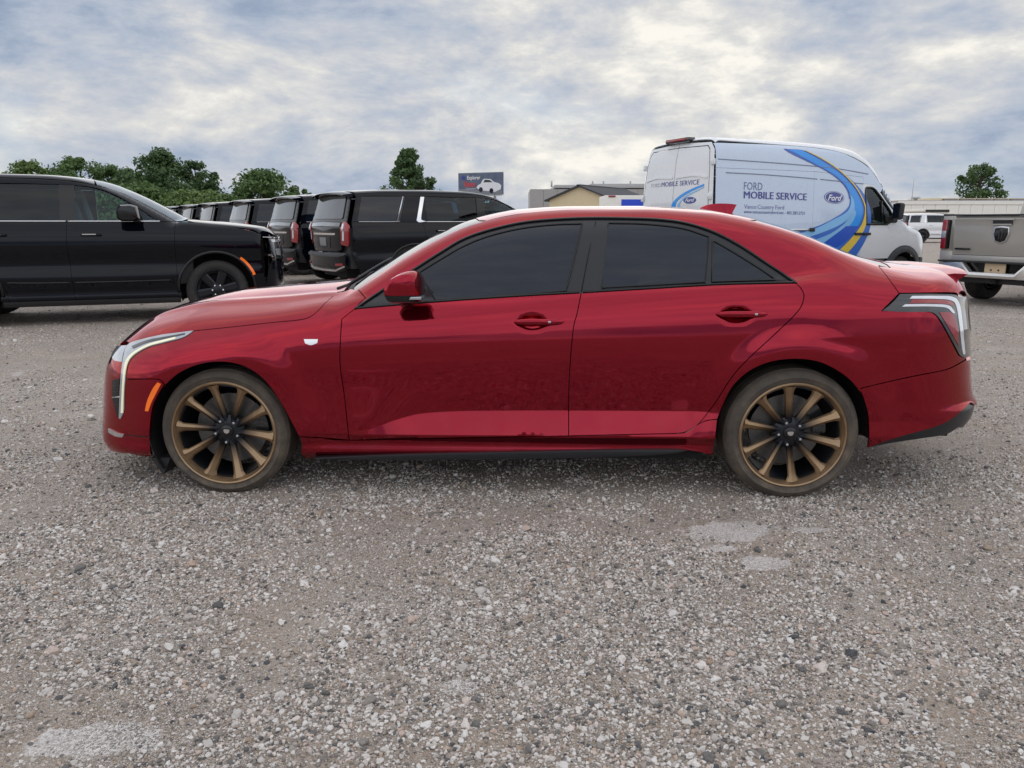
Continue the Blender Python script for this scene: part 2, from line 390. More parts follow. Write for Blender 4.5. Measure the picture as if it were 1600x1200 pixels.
def panel(name, G, mp, loop, material, parent, sp=.02, gap=.0022, off=0., flange=.018, mirror=True, lines=()):
    """one sheet of the body: outline on the surface -> triangulated skin with a turned-in edge"""
    uv = mp.uv(loop); uv = resample(uv, sp * .7)
    if gap: uv = inset(uv, gap)
    mn, mx = uv.min(0), uv.max(0); r = math.sqrt(3) / 2
    ys = np.arange(mn[1], mx[1], sp * r); g = []
    for j, y in enumerate(ys):
        xs = np.arange(mn[0] + (sp / 2 if j % 2 else 0), mx[0], sp); g.append(np.stack([xs, np.full(len(xs), y)], 1))
    g = np.vstack(g) if g else np.zeros((0, 2))
    if len(g):
        g = g[inpoly(g, uv)]
    if len(g): g = g[polydist(g, uv) > sp * .42]
    n = len(uv); ex = []; ed = []
    for ln in lines:                      # feature lines pressed into the sheet: follow them with edges
        q = mp.uv(ln); ok = inpoly(q, uv) & (polydist(q, uv) > .004)
        if len(g): g = g[np.min(np.hypot(g[:, None, 0] - q[None, ::2, 0], g[:, None, 1] - q[None, ::2, 1]), 1) > sp * .5]
        for i in range(len(q)):
            if not ok[i]: continue
            if i and ok[i - 1]: ed.append((n + len(ex) - 1, n + len(ex)))
            ex.append(q[i])
    pts = np.vstack([uv] + ([np.array(ex)] if ex else []) + [g])
    res = delaunay_2d_cdt([Vector(p) for p in pts], ed, [list(range(n))], 1, 1e-7)
    V = np.array([tuple(v) for v in res[0]]); F = np.array([f for f in res[2] if len(f) == 3])
    P = mp.solve(G, V); Nn = gradn(G, P)
    fn = np.cross(P[F[:, 1]] - P[F[:, 0]], P[F[:, 2]] - P[F[:, 0]])
    flip = (fn * Nn[F].sum(1)).sum(1) < 0; F[flip] = F[flip][:, ::-1]
    if off: P = P + Nn * off
    # border edges of the triangulation -> flange
    cnt = {}
    for f in F:
        for k in range(3):
            a, b = f[k], f[(k + 1) % 3]; cnt[(a, b)] = 1
    bd = [(a, b) for (a, b) in cnt if (b, a) not in cnt]
    allP = [P]; allN = [Nn]; allF = F.tolist()
    if flange and bd:
        bv = sorted({i for e in bd for i in e}); ix = {v: i for i, v in enumerate(bv)}; T = np.zeros((len(bv), 3))
        for a, b in bd:
            t = np.cross(P[b] - P[a], Nn[a]); T[ix[a]] += t; T[ix[b]] += t
        T /= np.maximum(np.linalg.norm(T, axis=1, keepdims=True), 1e-9)
        k0 = len(P); m = len(bv); p1 = P[bv]; p2 = P[bv] - Nn[bv] * flange
        allP += [p1, p2]; allN += [T, T]
        for a, b in bd:
            i, j = ix[a], ix[b]; allF += [[k0 + j, k0 + i, k0 + m + i], [k0 + j, k0 + m + i, k0 + m + j]]
    P = np.vstack(allP); Nn = np.vstack(allN)
    o = mesh_obj(name, P, allF, material, parent, True, Nn) if mirror != 'only' else None
    if mirror:
        P2 = P * [1, -1, 1]; N2 = Nn * [1, -1, 1]; F2 = [f[::-1] for f in allF]
        o2 = mesh_obj(name, P2, F2, material, MIRROR.get(parent.name, parent), True, N2)
        if o is None: return o2
        MIRROR[o.name] = o2
    return o
MIRROR = {}
# ------------------------------------------------------------------ red sedan (x: front axle 0, rear axle 2.776; near side -y)
def make_sedan_G():
    xs = [-.9, -.5, -.2, .1, .45, .75, 1.2, 1.75, 2.3, 2.776, 3.2, 3.55, 3.95]
    def c(v): return [v] * len(xs)
    belt = [.60, .69, .765, .83, .885, .925, .965, 1.0, 1.035, 1.06, 1.06, 1.04, 1.00]
    zmax = [0.52, .55, .59, .63, .665, .68, .69, .70, .70, .70, .70, .70, .68]
    b = np.array(belt); zm = np.array(zmax)
    ztop4 = [.330, .330, .330, .330, .330, .345, .420, .428, .430, .420, .35, .345, .345]
    y4 = [.873, .873, .873, .874, .876, .880, .862, .860, .861, .868, .875, .872, .868]
    rows = [
        (.150, c(.800)),
        (.200, c(.858)),
        (.262, c(.860)),
        (.305, [.872, .874, .876, .878, .882, .886, .889, .889, .888, .884, .876, .87, .866]),
        (ztop4, y4),
        ((.435 + (zm - .435) * .42).tolist(), [.885, .888, .890, .889, .884, .881, .876, .875, .878, .886, .886, .882, .876]),
        (zm.tolist(), [.892, .898, .902, .900, .893, .889, .888, .889, .892, .899, .900, .894, .886]),
        ((zm * .62 + b * .38).tolist(), [.888, .894, .899, .897, .889, .885, .8835, .8845, .888, .896, .897, .890, .880]),
        ((zm * .28 + b * .72).tolist(), [.868, .876, .882, .880, .871, .866, .864, .865, .868, .878, .880, .872, .858]),
        (b.tolist(), [.832, .842, .848, .846, .838, .832, .829, .829, .831, .840, .842, .832, .815]),
        ((b + .15).tolist(), [.745, .755, .76, .758, .752, .748, .745, .745, .747, .752, .752, .742, .725]),
    ]
    xs2 = sorted(xs + [.60, .70, .85, .98]); up = lambda v: pchip(xs, v)(np.array(xs2)).tolist() if np.ndim(v) else v
    rows = [(up(z_), up(y_)) for z_, y_ in rows]
    z4 = pchip([-.9, .55, .66, .74, .85, .98, 1.2, 1.75, 2.3, 2.55, 2.8, 3.95], [.325, .320, .322, .340, .380, .411, .424, .429, .430, .425, .40, .36]); yy4 = pchip([-.9, .55, .66, .74, .85, .98, 1.2, 1.75, 2.3, 2.55, 2.8, 3.95], [.874, .883, .884, .880, .871, .864, .861, .860, .861, .864, .870, .868])
    rows[4] = (z4(np.array(xs2)).tolist(), yy4(np.array(xs2)).tolist())
    side = Rows(xs2, rows, crease=(3, 4))
    ztop = pchip([-.95, -.78, -.70, -.55, -.38, -.20, 0, .25, .5, .62, .75, 1.2, 1.75, 2.3, 2.9, 3.2, 3.45, 3.7, 3.86, 4.0],
                 [.69, .748, .786, .850, .898, .937, .958, .978, 1.000, 1.004, .995, .985, 1.02, 1.055, 1.085, 1.100, 1.103, 1.088, 1.062, 1.03])
    crown = pchip([-1, -.6, 0, .5, .8, 2.8, 3.2, 4], [.11, .12, .115, .08, .02, .02, .05, .07])
    rtop = pchip([-1, -.3, .5, .72, 2.75, 3.2, 4], [.10, .12, .11, .04, .04, .10, .11])
    xfz = pchip([.10, .164, .218, .28, .342, .517, .60, .673, .72], [-.82, -.850, -.872, -.866, -.855, -.828, -.808, -.778, -.74])
    xrz = pchip([.2, .305, .36, .41, .46, .53, .648, .832, .95, 1.0, 1.06], [3.80, 3.875, 3.905, 3.912, 3.885, 3.868, 3.848, 3.818, 3.800, 3.800, 3.80])
    zr = pchip([.30, .42, .53, .70, .82, .99, 1.18, 1.45, 1.75, 2.1, 2.45, 2.62, 2.78, 2.94, 3.1, 3.35, 3.5, 3.7, 4.0],
               [.870, .945, 1.008, 1.108, 1.180, 1.268, 1.345, 1.397, 1.413, 1.414, 1.398, 1.372, 1.335, 1.287, 1.222, 1.108, 1.03, .86, .5])
    def dimple(x, z):   # hand recesses behind the door handles
        r = 0
        for hx, hz in ((1.512, .862), (2.470, .897)):
            q = ((x - hx) / .060) ** 2 + ((z - hz) / .034) ** 2; r = r + .018 * np.exp(-q ** 2)
        return r
    def flare(x, z):
        f = 0
        for ax, az, R in ((0, .325, .368), (2.776, .332, .372)):
            r = np.hypot(x - ax, z - az); f = f + .017 * sstep(R + .16, R + .018, r) * sstep(.18, .34, z)
        return f
    def lower(P):
        x, a, z = P[:, 0], np.abs(P[:, 1]), P[:, 2]
        fs = a - (side(x, z) + flare(x, z) - dimple(x, z))
        q = a / .8
        ft = (z - (ztop(x) - crown(x) * q ** 2.3 + .010 * np.exp(-((a - .50 - .12 * np.clip(x, -1, .6)) / .05) ** 2) * sstep(-.7, -.3, x) * sstep(.75, .3, x))) * .92
        ff = (xfz(z) + .19 * a * a + .40 * a ** 5) - x
        fr = x - (xrz(z) - .21 * a * a - .42 * a ** 5)
        g = smax(fs, ft, rtop(x)); g = smax(g, ff, .16); return smax(g, fr, .15)
    def green(P):
        x, a, z = P[:, 0], np.abs(P[:, 1]), P[:, 2]
        zb = .92 + .047 * x; h = z - zb
        ys = .818 - .36 * h - .42 * h * h - .030 * ((x - 1.65) / 1.0) ** 2 - .02 * np.clip(x - 2.5, 0, 9) ** 2
        fs = (a - ys) * .9
        sh = a * a * (.12 - .34 * sstep(1.2, 2.5, x)); ft = (z - (zr(x - sh) - .036 * (a / .6) ** 2.2)) * .85
        g = smax(fs, ft, .085); return np.maximum(g, (.86 - z))
    def G(P):
        x = P[:, 0]; r = .015 + .10 * sstep(2.55, 3.05, x)
        return smin(lower(P), green(P), r)
    G.z4 = z4; return G, lower, green
GS, GL, GG = make_sedan_G()
OBL = Map('obl', rad(30)); SIDE = Map('obl', 0.); TOP = Map('top')
CYF = Map('cyl', axis=(.45, 0), R=1.); CYF.sgn = -1
CYR = Map('cyl', axis=(2.5, 0), R=1.); CYR.sgn = 1
def sym(h):   # half outline on the near side -> closed outline across the centre line
    h = np.asarray(h); return np.vstack([h, h[::-1] * [1, -1, 1]])
def solve_x(G, y, z, s, x0):
    y = np.atleast_1d(np.asarray(y, float)); z = np.broadcast_to(np.asarray(z, float), y.shape)
    return bisect(G, np.stack([np.full(len(y), x0), y, z], 1), np.tile([float(s), 0, 0], (len(y), 1)), 0, 2.5)
def solve_z(G, x, y):
    return bisect(G, np.stack([np.asarray(x, float), np.asarray(y, float), np.full(len(x), .3)], 1), np.tile([0, 0, 1.], (len(x), 1)), 0, 2)

def make_wheel(root, c, R, width, name='wheel', flip=1, rim_r=.257, mats=('bronze', 'darkalloy'), phase=0., detail=True):
    """c: wheel centre; outer face towards -y for flip=1"""
    W = empty(name, c, 0 if flip > 0 else math.pi, root); h = width / 2
    k = rim_r
    tp = [(k - .012, -h + .022), (k + .004, -h + .010), (k + .020, -h + .004), (k + (R - k) * .45, -h - .002), (R - .028, -h + .006), (R - .014, -h + .016), (R - .005, -h + .032), (R - .001, -h + .05)]
    for gx in (-.32, 0, .32):
        w2 = .006; tp += [(R, gx * width - w2), (R - .009, gx * width - w2), (R - .009, gx * width + w2), (R, gx * width + w2)]
    tp += [(r, -y) for r, y in tp[7::-1]]
    lathe('tyre', tp, M['tyre'], W, 96, angle=50)
    lathe('rim', [(k + .002, -h + .024), (k + .004, -h + .008), (k - .002, -h + .002), (k - .008, -h + .005), (k - .011, -h + .014), (k - .018, -h + .026), (k - .021, -h + .044), (k - .006, -h + .046)], M[mats[0]], W, 96, angle=30)
    lathe('rim_barrel', [(k - .010, -h + .048), (k - .028, -h + .046), (k - .036, h - .03), (k - .01, h - .01), (k - .004, h - .02)], M[mats[1]], W, 64, angle=30)
    yh = -h + .060; yr = -h + .022
    for i in range(10):
        a = phase + i * 2 * math.pi / 10; vs = []; fs = []; n = 9
        er = np.array([math.cos(a), 0, math.sin(a)]); et = np.array([-math.sin(a), 0, math.cos(a)]); ey = np.array([0, 1, 0])
        for q in range(n):
            t = q / (n - 1); r = .050 + (k - .018 - .050) * t
            w = (.0118 + .007 * (1 - t) ** 2 + .0125 * t ** 1.6 + .010 * max(0, t - .88) / .12) * k / .246
            y = yh + (yr - yh) * t ** 1.5; dp = .030
            ridge = -.25 * w
            for (wt, dy) in ((-w, .010), (-w * .80, .003), (ridge, -.006), (w * .70, .010), (w, .020), (w * .75, dp), (-w * .75, dp)):
                vs.append(er * r + et * wt + ey * (y + dy))
        for q in range(n - 1):
            for j in range(7):
                j2 = (j + 1) % 7; fs.append((q * 7 + j, q * 7 + j2, (q + 1) * 7 + j2, (q + 1) * 7 + j))
        fs += [tuple(range(7)), tuple((n - 1) * 7 + j for j in range(7))[::-1]]
        sp_ = mesh_obj('spoke', vs, fs, M['spoke'], W, True); sp_.data.set_sharp_from_angle(angle=rad(14))
    lathe('hub', [(.001, yh - .004), (.040, yh - .004), (.060, yh + .002), (.078, yh + .014), (.080, yh + .05), (.001, yh + .05)], M[mats[1]], W, 40, closed=False)
    for i in range(5):
        a = phase + math.pi / 2 + i * 2 * math.pi / 5
        lathe('lug_nut', [(.0005, yh - .018), (.006, yh - .017), (.0088, yh - .012), (.0095, yh), (.0095, yh + .01)], M['silver'], W, 6 if False else 12, centre=(.057 * math.cos(a), 0, .057 * math.sin(a)), closed=False)
    cap = lathe('centre_cap', [(.0005, yh - .014), (.024, yh - .0135), (.030, yh - .010), (.032, yh)], M['gloss_black'], W, 32, closed=False)
    prism('crest', [(-.016, .008), (-.008, .011), (.008, .011), (.016, .008), (.012, -.006), (0, -.011), (-.012, -.006)], yh - .0175, yh - .0135, M['chrome'], cap, smooth=False)
    lathe('brake_disc', [(.06, .0), (.178, .0), (.178, .024), (.06, .024)], M['disc'], W, 64, angle=30)
    bm = bmesh.new()
    ca = .35 if flip > 0 else math.pi - .35
    r = []
    for j in range(9):
        a = ca - .42 + .84 * j / 8
        r.append([bm.verts.new((rr * math.cos(a), yy, rr * math.sin(a))) for rr, yy in ((.130, -.025), (.192, -.025), (.197, -.012), (.197, .05), (.130, .05))])
    for j in range(8):
        for q in range(5): bm.faces.new((r[j][q], r[j][(q + 1) % 5], r[j + 1][(q + 1) % 5], r[j + 1][q]))
    bm.faces.new(r[0]); bm.faces.new(r[-1][::-1]); bm_obj('caliper', bm, M['lampdark'], W, True, 40)
    return W

# bronze spokes that fade to a dark finish near the hub (two-tone paint of the wheel)
def spoke_mat(name, c_out, c_in, r0, r1, metal=.6):
    m = mat(name, c_out, .40, metal, nscale=25, cvar=.22, rvar=.1); nt = m.node_tree; N = nt.nodes; L = nt.links; b = N['Principled BSDF']
    src = b.inputs['Base Color'].links[0].from_socket
    tc = N.new('ShaderNodeTexCoord'); mp = N.new('ShaderNodeMapping'); mp.inputs['Scale'].default_value = (1, 0, 1); L.new(tc.outputs['Object'], mp.inputs[0])
    ln = N.new('ShaderNodeVectorMath'); ln.operation = 'LENGTH'; L.new(mp.outputs[0], ln.inputs[0])
    mr = N.new('ShaderNodeMapRange'); mr.inputs[1].default_value = r0; mr.inputs[2].default_value = r1; L.new(ln.outputs['Value'], mr.inputs[0])
    mx = N.new('ShaderNodeMix'); mx.data_type = 'RGBA'; mx.inputs['A'].default_value = tuple(c_in) + (1,); L.new(mr.outputs[0], mx.inputs['Factor']); L.new(src, mx.inputs['B'])
    L.new(mx.outputs['Result'], b.inputs['Base Color']); return m
M['spoke'] = spoke_mat('bronze spoke fading to dark hub', (.35, .24, .145), (.020, .021, .026), .075, .165, .75)

def build_sedan():
    S = empty('red_sedan'); tag(S, 'red four-door sedan with bronze ten-spoke wheels parked broadside on the gravel', 'car')
    ms = lambda pts, G=GS: measure(G, np.asarray(pts, float))
    arch_f = [(240, 714), (236, 704), (234.5, 672), (239.5, 634), (254, 606), (279, 584), (311, 569.8), (346, 565.7), (381, 572.4), (412, 593), (438, 628), (457, 663), (469, 694.6), (476, 717)]
    arch_r = [(1113, 711), (1116.5, 690), (1120, 663), (1128, 636.7), (1143, 606.7), (1166.7, 583), (1196.7, 568), (1230, 561.7), (1266.7, 563), (1296.7, 573), (1326.7, 593), (1346.7, 616.7), (1355, 643), (1357.5, 673), (1356, 701)]
    hood_edge = [(303, 517), (362, 511), (425, 504), (472.6, 499), (492, 490), (507.5, 474), (520, 463)]
    drl_in = [(189, 654.5), (194.4, 641.4), (195, 618.6), (196.6, 592.6), (198, 575), (202, 564.5), (212.8, 553.6), (232.3, 542.8), (254, 536.7), (280, 530), (293, 524.4), (303, 517)]
    drl_out = [(303, 517), (280, 520), (254, 523.3), (232.3, 528), (212.8, 533), (201, 538.5), (196, 547), (193.3, 560), (190.7, 577.5), (188.5, 601), (187.2, 631.6), (186.4, 653.3)]
    belt_f = [(554, 483), (610, 478), (726, 469), (820, 462.8), (908, 458)]
    belt_r = [(908, 458), (1017.5, 451.6), (1127.5, 445.3), (1244.5, 442.8)]
    front_shut = [(534, 498.5), (531.5, 539), (531.7, 573), (538, 617.5), (543, 665), (546, 688)]
    mid_shut = [(908, 458), (901.6, 490), (896, 512.5), (891, 565), (888.6, 617.5), (888.5, 681)]
    rear_shut = [(1244.5, 442.8), (1253, 453), (1256, 465), (1247, 486), (1213, 520), (1170, 560), (1143, 590), (1117, 630), (1092, 662), (1076, 673)]
    dlo_top = [(554, 483), (592, 457), (652, 417.6), (689, 394), (723, 374), (762.5, 360), (815, 348), (867.5, 342.8), (920, 340.7), (990, 341.4), (1034, 343.5), (1072.5, 349), (1113.8, 362), (1155, 383), (1196, 410), (1226.5, 430), (1244.5, 442.8)]
    p = panel
    def crease(fz): return [SIDE.solve(GS, np.stack([CX, fz(CX) + d_ - .6], 1)) for d_ in (-.0035, .0035)]
    CX = np.arange(.64, 2.62, .011); creases = crease(GS.z4) + crease(lambda x: np.full(len(x), .305))[1:]
    # --- sheet metal, near side outlines measured and mirrored
    fender = joinp(hood_edge, [(520, 463), (540, 452), (560, 453)], [(560, 453), (571, 465.5)], [(571, 465.5), (554, 483)], [(554, 483), (534, 498.5)], front_shut,
                   [(546, 688), (500, 684), (468, 683)], arch_f[-3:3:-1], [(254, 606), (257, 600)], [(257, 600), (247.5, 592.8), (222, 592.4), (196.6, 592.6)], drl_in[3:])
    p('front_fender', GS, OBL, ms(fender), M['red'], S, .016)
    fd = p('front_door', GS, OBL, ms(joinp(belt_f, mid_shut, [(888.5, 681), (720, 684.5), (546, 688)], front_shut[::-1], [(534, 498.5), (554, 483)])), M['red'], S, .014, lines=creases)
    rd = p('rear_door', GS, OBL, ms(joinp(belt_r, rear_shut, [(1076, 673), (1060, 677), (1000, 678.5), (888.5, 681)], mid_shut[::-1])), M['red'], S, .014, lines=creases)
    # body side: windscreen pillar, roof rail, rear pillar and rear quarter in one pressing
    xb = np.array([.62, .70, .82, .95, 1.10, 1.28, 1.5, 1.75, 2.0, 2.3, 2.55, 2.75, 2.95, 3.12, 3.25, 3.36])
    yb = -np.array([.665, .635, .605, .580, .560, .545, .535, .53, .53, .53, .532, .535, .54, .55, .57, .60])
    rail = solve_z(GS, xb, yb)
    trunk_shut = [(1373, 416), (1386.7, 433), (1405, 458.5)]
    ts = ms(catmull(trunk_shut)); rail[-1] = ts[0]
    tl_top = [(1405, 458.5), (1450, 458), (1491, 458.5), (1497, 463)]
    tail_in = [(1405, 458.5), (1378, 485.5), (1410, 487.5), (1450, 487), (1458, 489), (1468, 500), (1485, 530), (1498, 555.5), (1512, 560)]
    bump_seam = [(1512, 562), (1480, 577), (1433, 586.7), (1390, 596), (1348, 606)]
    q1 = ms(joinp([(571, 465.5), (560, 453)])); 
    q2 = ms(joinp([(1405, 458.5), (1378, 485.5)], [(1378, 485.5), (1450, 487)], [(1450, 487), (1458, 489), (1468, 500), (1485, 530), (1498, 555.5)], [(1498, 555.5), (1510, 561)], [(1510, 561), (1480, 577), (1433, 586.7), (1390, 596), (1345, 607)],
               arch_r[11:2:-1], [(1128, 636.7), (1121, 655)], [(1121, 655), (1105, 657), (1092, 662)], rear_shut[8:0:-1] + [rear_shut[0]], dlo_top[::-1], [(554, 483), (571, 465.5)]))
    p('body_side', GS, OBL, np.vstack([q1, rail, ts[1:], q2]), M['red'], S, .016)
    # sill
    sill = joinp([(468, 683), (500, 684), (546, 688), (720, 684.5), (888.5, 681), (1000, 678.5), (1060, 677), (1076, 673), (1092, 662), (1105, 657), (1121, 655)], [(1121, 655), (1117, 690), (1113, 711)],
                 [(1113, 711), (1060, 703), (920, 704.5), (700, 709), (500, 716), (476, 718)], [(476, 718), (468, 683)])
    p('sill_panel', GS, SIDE, ms(sill), M['red'], S, .014)
    skirt = joinp([(490, 715.5), (600, 711), (700, 708.5), (920, 703.8), (1040, 702.5), (1075, 704)], [(1075, 704), (1040, 710), (920, 715.5), (700, 718.5), (560, 719), (490, 717.5)])
    sk = on_plane(skirt, -.885); bm = bmesh.new()
    prism('side_skirt', [(a, b) for a, b in sk[:, [0, 2]]], -.885, -.80, M['blacktrim'], S, bevel=.002)
    prism('side_skirt', [(a, b) for a, b in sk[:, [0, 2]]], .80, .885, M['blacktrim'], S, bevel=.002)
    # front bumper from wheel arch to wheel arch
    lipz = .690
    nose_y = np.linspace(-.52, 0, 10)
    half = np.vstack([ms(joinp([(240, 714), (236, 704), (234.5, 672), (239.5, 634), (254, 606), (257, 600)], [(257, 600), (247.5, 592.8), (222, 592.4), (196.6, 592.6)], drl_in[3:], drl_out[:5], [(212.8, 533), (203, 538)])),
                      solve_x(GS, nose_y, lipz - .004, -1, .2)])
    bot = np.vstack([solve_x(GS, np.linspace(0, -.62, 12), .150, -1, .2), ms([(205, 709), (222, 713), (240, 714)])])
    fb = p('front_bumper', GS, CYF, np.vstack([half, half[::-1][1:] * [1, -1, 1], (bot[::-1] * [1, -1, 1])[:-1], bot[:-1]]), M['red'], S, .018, mirror=False)
    # hood
    hn = solve_x(GS, np.linspace(-.52, 0, 10), lipz, -1, .2)
    cow = solve_z(GS, [.56, .535, .51, .50], [-.66, -.5, -.25, 0])
    hh = np.vstack([cow[::-1], ms(joinp([(520, 463), (507.5, 474), (492, 490), (472.6, 499), (425, 504), (362, 511), (303, 517)], drl_out[:5], [(212.8, 533), (203, 538)])), hn])
    hood = p('hood', GS, TOP, np.vstack([hh, hh[::-1][1:-1] * [1, -1, 1]]), M['red'], S, .022, mirror=False)
    # cowl, windscreen, roof, rear window
    def ring(a, b): return np.vstack([a, b])
    ca = solve_z(GS, [.56, .535, .51, .50], [-.66, -.5, -.25, 0]); wb = solve_z(GS, np.array([.62, .585, .555, .545]), [-.665, -.5, -.25, 0])
    cl = np.vstack([ms([(520, 463)]), ms([(540, 452)]), wb]); 
    p('cowl_panel', GS, TOP, sym(np.vstack([cl, ca[::-1]]))[:, :] if False else np.vstack([cl, (cl[::-1] * [1, -1, 1])[1:], ca * [1, -1, 1], ca[::-1][1:]]), M['plastic'], S, .03, mirror=False, gap=.003, off=-.012)
    ws_side = rail[:6]
    wt = solve_z(GS, [1.28, 1.235, 1.20, 1.19], [-.545, -.45, -.2, 0])
    w = np.vstack([wb[::-1][:-1] if False else wb[::-1], ws_side, wt[1:]])
    p('windscreen', GS, TOP, np.vstack([w, w[::-1][1:-1] * [1, -1, 1]]), M['glass'], S, .03, mirror=False, off=-.003)
    rt = solve_z(GS, [2.60, 2.66, 2.68, 2.69], [-.532, -.45, -.2, 0])
    r_ = np.vstack([wt[::-1], rail[6:11], rt])
    roof = p('roof', GS, TOP, np.vstack([r_, r_[::-1][1:-1] * [1, -1, 1]]), M['red'], S, .03, mirror=False)
    rb = solve_z(GS, [3.30, 3.34, 3.37, 3.375], [-.585, -.45, -.2, 0])
    rw = np.vstack([rt[::-1], rail[11:15], rb])
    p('rear_window', GS, TOP, np.vstack([rw, rw[::-1][1:-1] * [1, -1, 1]]), M['glass'], S, .03, mirror=False, off=-.003)
    # boot lid top and rear face
    de = solve_x(GS, np.linspace(-.60, 0, 10), .955, 1, 3.0)
    dk = np.vstack([rb[::-1], ts, ms(catmull(tl_top)), de])
    tk = p('boot_lid', GS, TOP, np.vstack([dk, dk[::-1][1:-1] * [1, -1, 1]]), M['red'], S, .02, mirror=False)
    rf = np.vstack([solve_x(GS, np.linspace(-.58, 0, 12), .950, 1, 3.0)]); rf2 = solve_x(GS, np.linspace(0, -.58, 12), .665, 1, 3.0)
    fh = np.vstack([rf2[::-1], ])
    p('boot_face', GS, CYR, np.vstack([rf, rf[::-1][1:] * [1, -1, 1], (rf2[::-1] * [1, -1, 1]), rf2[1:]]), M['red'], S, .03, mirror=False)
    # rear bumper
    up = np.vstack([ms(joinp([(1356, 701), (1357.5, 673), (1355, 643), (1346.7, 616.7), (1343, 608)], [(1345, 607), (1390, 596), (1433, 586.7), (1480, 577), (1508, 563)])), solve_x(GS, np.linspace(-.63, 0, 10), .648, 1, 3.0)])
    dn = np.vstack([solve_x(GS, np.linspace(0, -.60, 10), .40, 1, 3.0), ms(joinp([(1517, 629), (1490, 653), (1463, 666.7), (1413, 681), (1367, 695.5), (1356, 701)]))])
    p('rear_bumper', GS, CYR, np.vstack([up, up[::-1][1:] * [1, -1, 1], (dn[::-1] * [1, -1, 1])[1:], dn[1:-1]]), M['red'], S, .018, mirror=False)
    lo = np.vstack([solve_x(GS, np.linspace(0, -.55, 8), .27, 1, 3.0), ms(joinp([(1500, 671), (1480, 681.7), (1447, 687), (1400, 694), (1357, 701.5)]))])
    df = p('rear_diffuser', GS, CYR, np.vstack([dn[::-1][1:], (dn * [1, -1, 1])[1:-1], (lo[::-1] * [1, -1, 1])[1:], lo[1:]]), M['blacktrim'], S, .02, mirror=False, off=-.012)
    for sx in (-1, 1):
        lathe('exhaust_tip', [(.052, -.06), (.052, .06), (.046, .062), (.046, -.06)], M['chrome'], S, 32, centre=(0, 0, 0), angle=30)
        e = COL.objects[-1]; e.location = (3.63, sx * .60, .335); e.rotation_euler = (0, 0, rad(90)); e.scale = (1.25, 1, .8)
    # spoiler lip
    ys = np.linspace(-.56, .56, 41); vs = []; fs = []; ed = solve_x(GS, ys, 1.0, 1, 3.0)[:, 0]; zb_ = solve_z(GS, ed - .085, ys)[:, 2]
    for y, xe, zb in zip(ys, ed, zb_):
        t = abs(y) / .56; k = 1 - .8 * t ** 6
        for (dx, dz) in ((-.17, .010), (-.12, .010 + .006 * k), (-.06, .006 + .009 * k), (-.012, .003 + .013 * k), (.006, .001 + .013 * k), (.010, .006 * k), (.0, -.002), (-.03, -.022), (-.12, -.012)): vs.append((xe + dx, y, zb + dz - (.012 if dx < -.11 else 0)))
    for i in range(40):
        for j in range(9): fs.append((i * 9 + j, i * 9 + (j + 1) % 9, (i + 1) * 9 + (j + 1) % 9, (i + 1) * 9 + j))
    fs += [tuple(range(9)), tuple(40 * 9 + j for j in range(9))[::-1]]
    bm = bmesh.new(); bv = [bm.verts.new(v) for v in vs]; [bm.faces.new([bv[k] for k in f]) for f in fs]; bm_obj('spoiler', bm, M['red'], tk, True, 40)
    # nose: grille, intake, crest
    fz = lambda yz: solve_x(GS, np.array(yz)[:, 0], np.array(yz)[:, 1], -1, .2)
    def nose(nm, yz, m, par, off): L = fz(yz); return panel(nm, GS, CYF, np.vstack([L, L[::-1] * [1, -1, 1]]), m, par, .03, mirror=False, off=off, gap=0, flange=.01)
    gl = nose('grille', [(0, .33), (-.34, .36), (-.50, .60), (-.47, .635), (0, .645)], M['gloss_black'], fb, .004)
    for z in (.40, .45, .50, .55, .60): nose('grille_bar', [(0, z), (-.37 - (z - .4) * .4, z), (-.37 - (z - .4) * .4, z + .014), (0, z + .014)], M['plastic'], gl, .010)
    nose('lower_intake', [(0, .19), (-.52, .20), (-.50, .28), (0, .29)], M['plastic'], fb, .004); nose('crest', [(0, .49), (-.05, .505), (-.065, .56), (0, .565)], M['chrome'], gl, .016)
    # --- glasshouse: black surround, panes, bright and rubber strips
    p('window_surround', GS, OBL, ms(joinp(dlo_top, belt_r[::-1], belt_f[::-1])), M['blacktrim'], S, .02, off=-.004, gap=.001)
    gf = joinp([(655, 425.5), (689, 404.5), (723, 385), (762.5, 369), (815, 356.5), (867.5, 350.7), (909.5, 349.4)], [(909.5, 349.4), (898, 400), (884.5, 454.4)], [(884.5, 454.4), (789, 462), (723, 466.5), (681, 469.5)], [(681, 469.5), (668, 447), (655, 425.5)])
    gr = joinp([(951, 348.5), (998, 349.3), (1039.5, 352.6), (1072.5, 358), (1107.7, 370)], [(1107.7, 370), (1102, 440.6)], [(1102, 440.6), (940.5, 449.5)], [(940.5, 449.5), (951, 348.5)])
    gq = joinp([(1114, 375.5), (1141.3, 391), (1182.5, 416.5), (1212, 436.5)], [(1212, 436.5), (1112.4, 440.2)], [(1112.4, 440.2), (1114, 375.5)])
    GGo = lambda P: GS(P)
    p('side_window', GS, OBL, ms(gf), M['glass'], fd, .025, off=-.0015, gap=0, flange=.01)
    p('side_window', GS, OBL, ms(gr), M['glass'], rd, .025, off=-.0015, gap=0, flange=.01)
    p('quarter_window', GS, OBL, ms(gq), M['glass'], rd, .025, off=-.0015, gap=0, flange=.01)
    def bead(nm, px, r, m, par, closed=False, G=GS, mirror=True):
        P = ms(px, G); q = P + gradn(G, P) * r * .2
        tube(nm, q, r, m, par, 6, closed)
        if mirror: tube(nm, q * [1, -1, 1], r, m, MIRROR.get(par.name, par), 6, closed)
    bead('window_seal', gf, .0042, M['seal'], fd, True); bead('window_seal', gr, .0042, M['seal'], rd, True); bead('window_seal', gq, .0042, M['gloss_black'], rd, True)
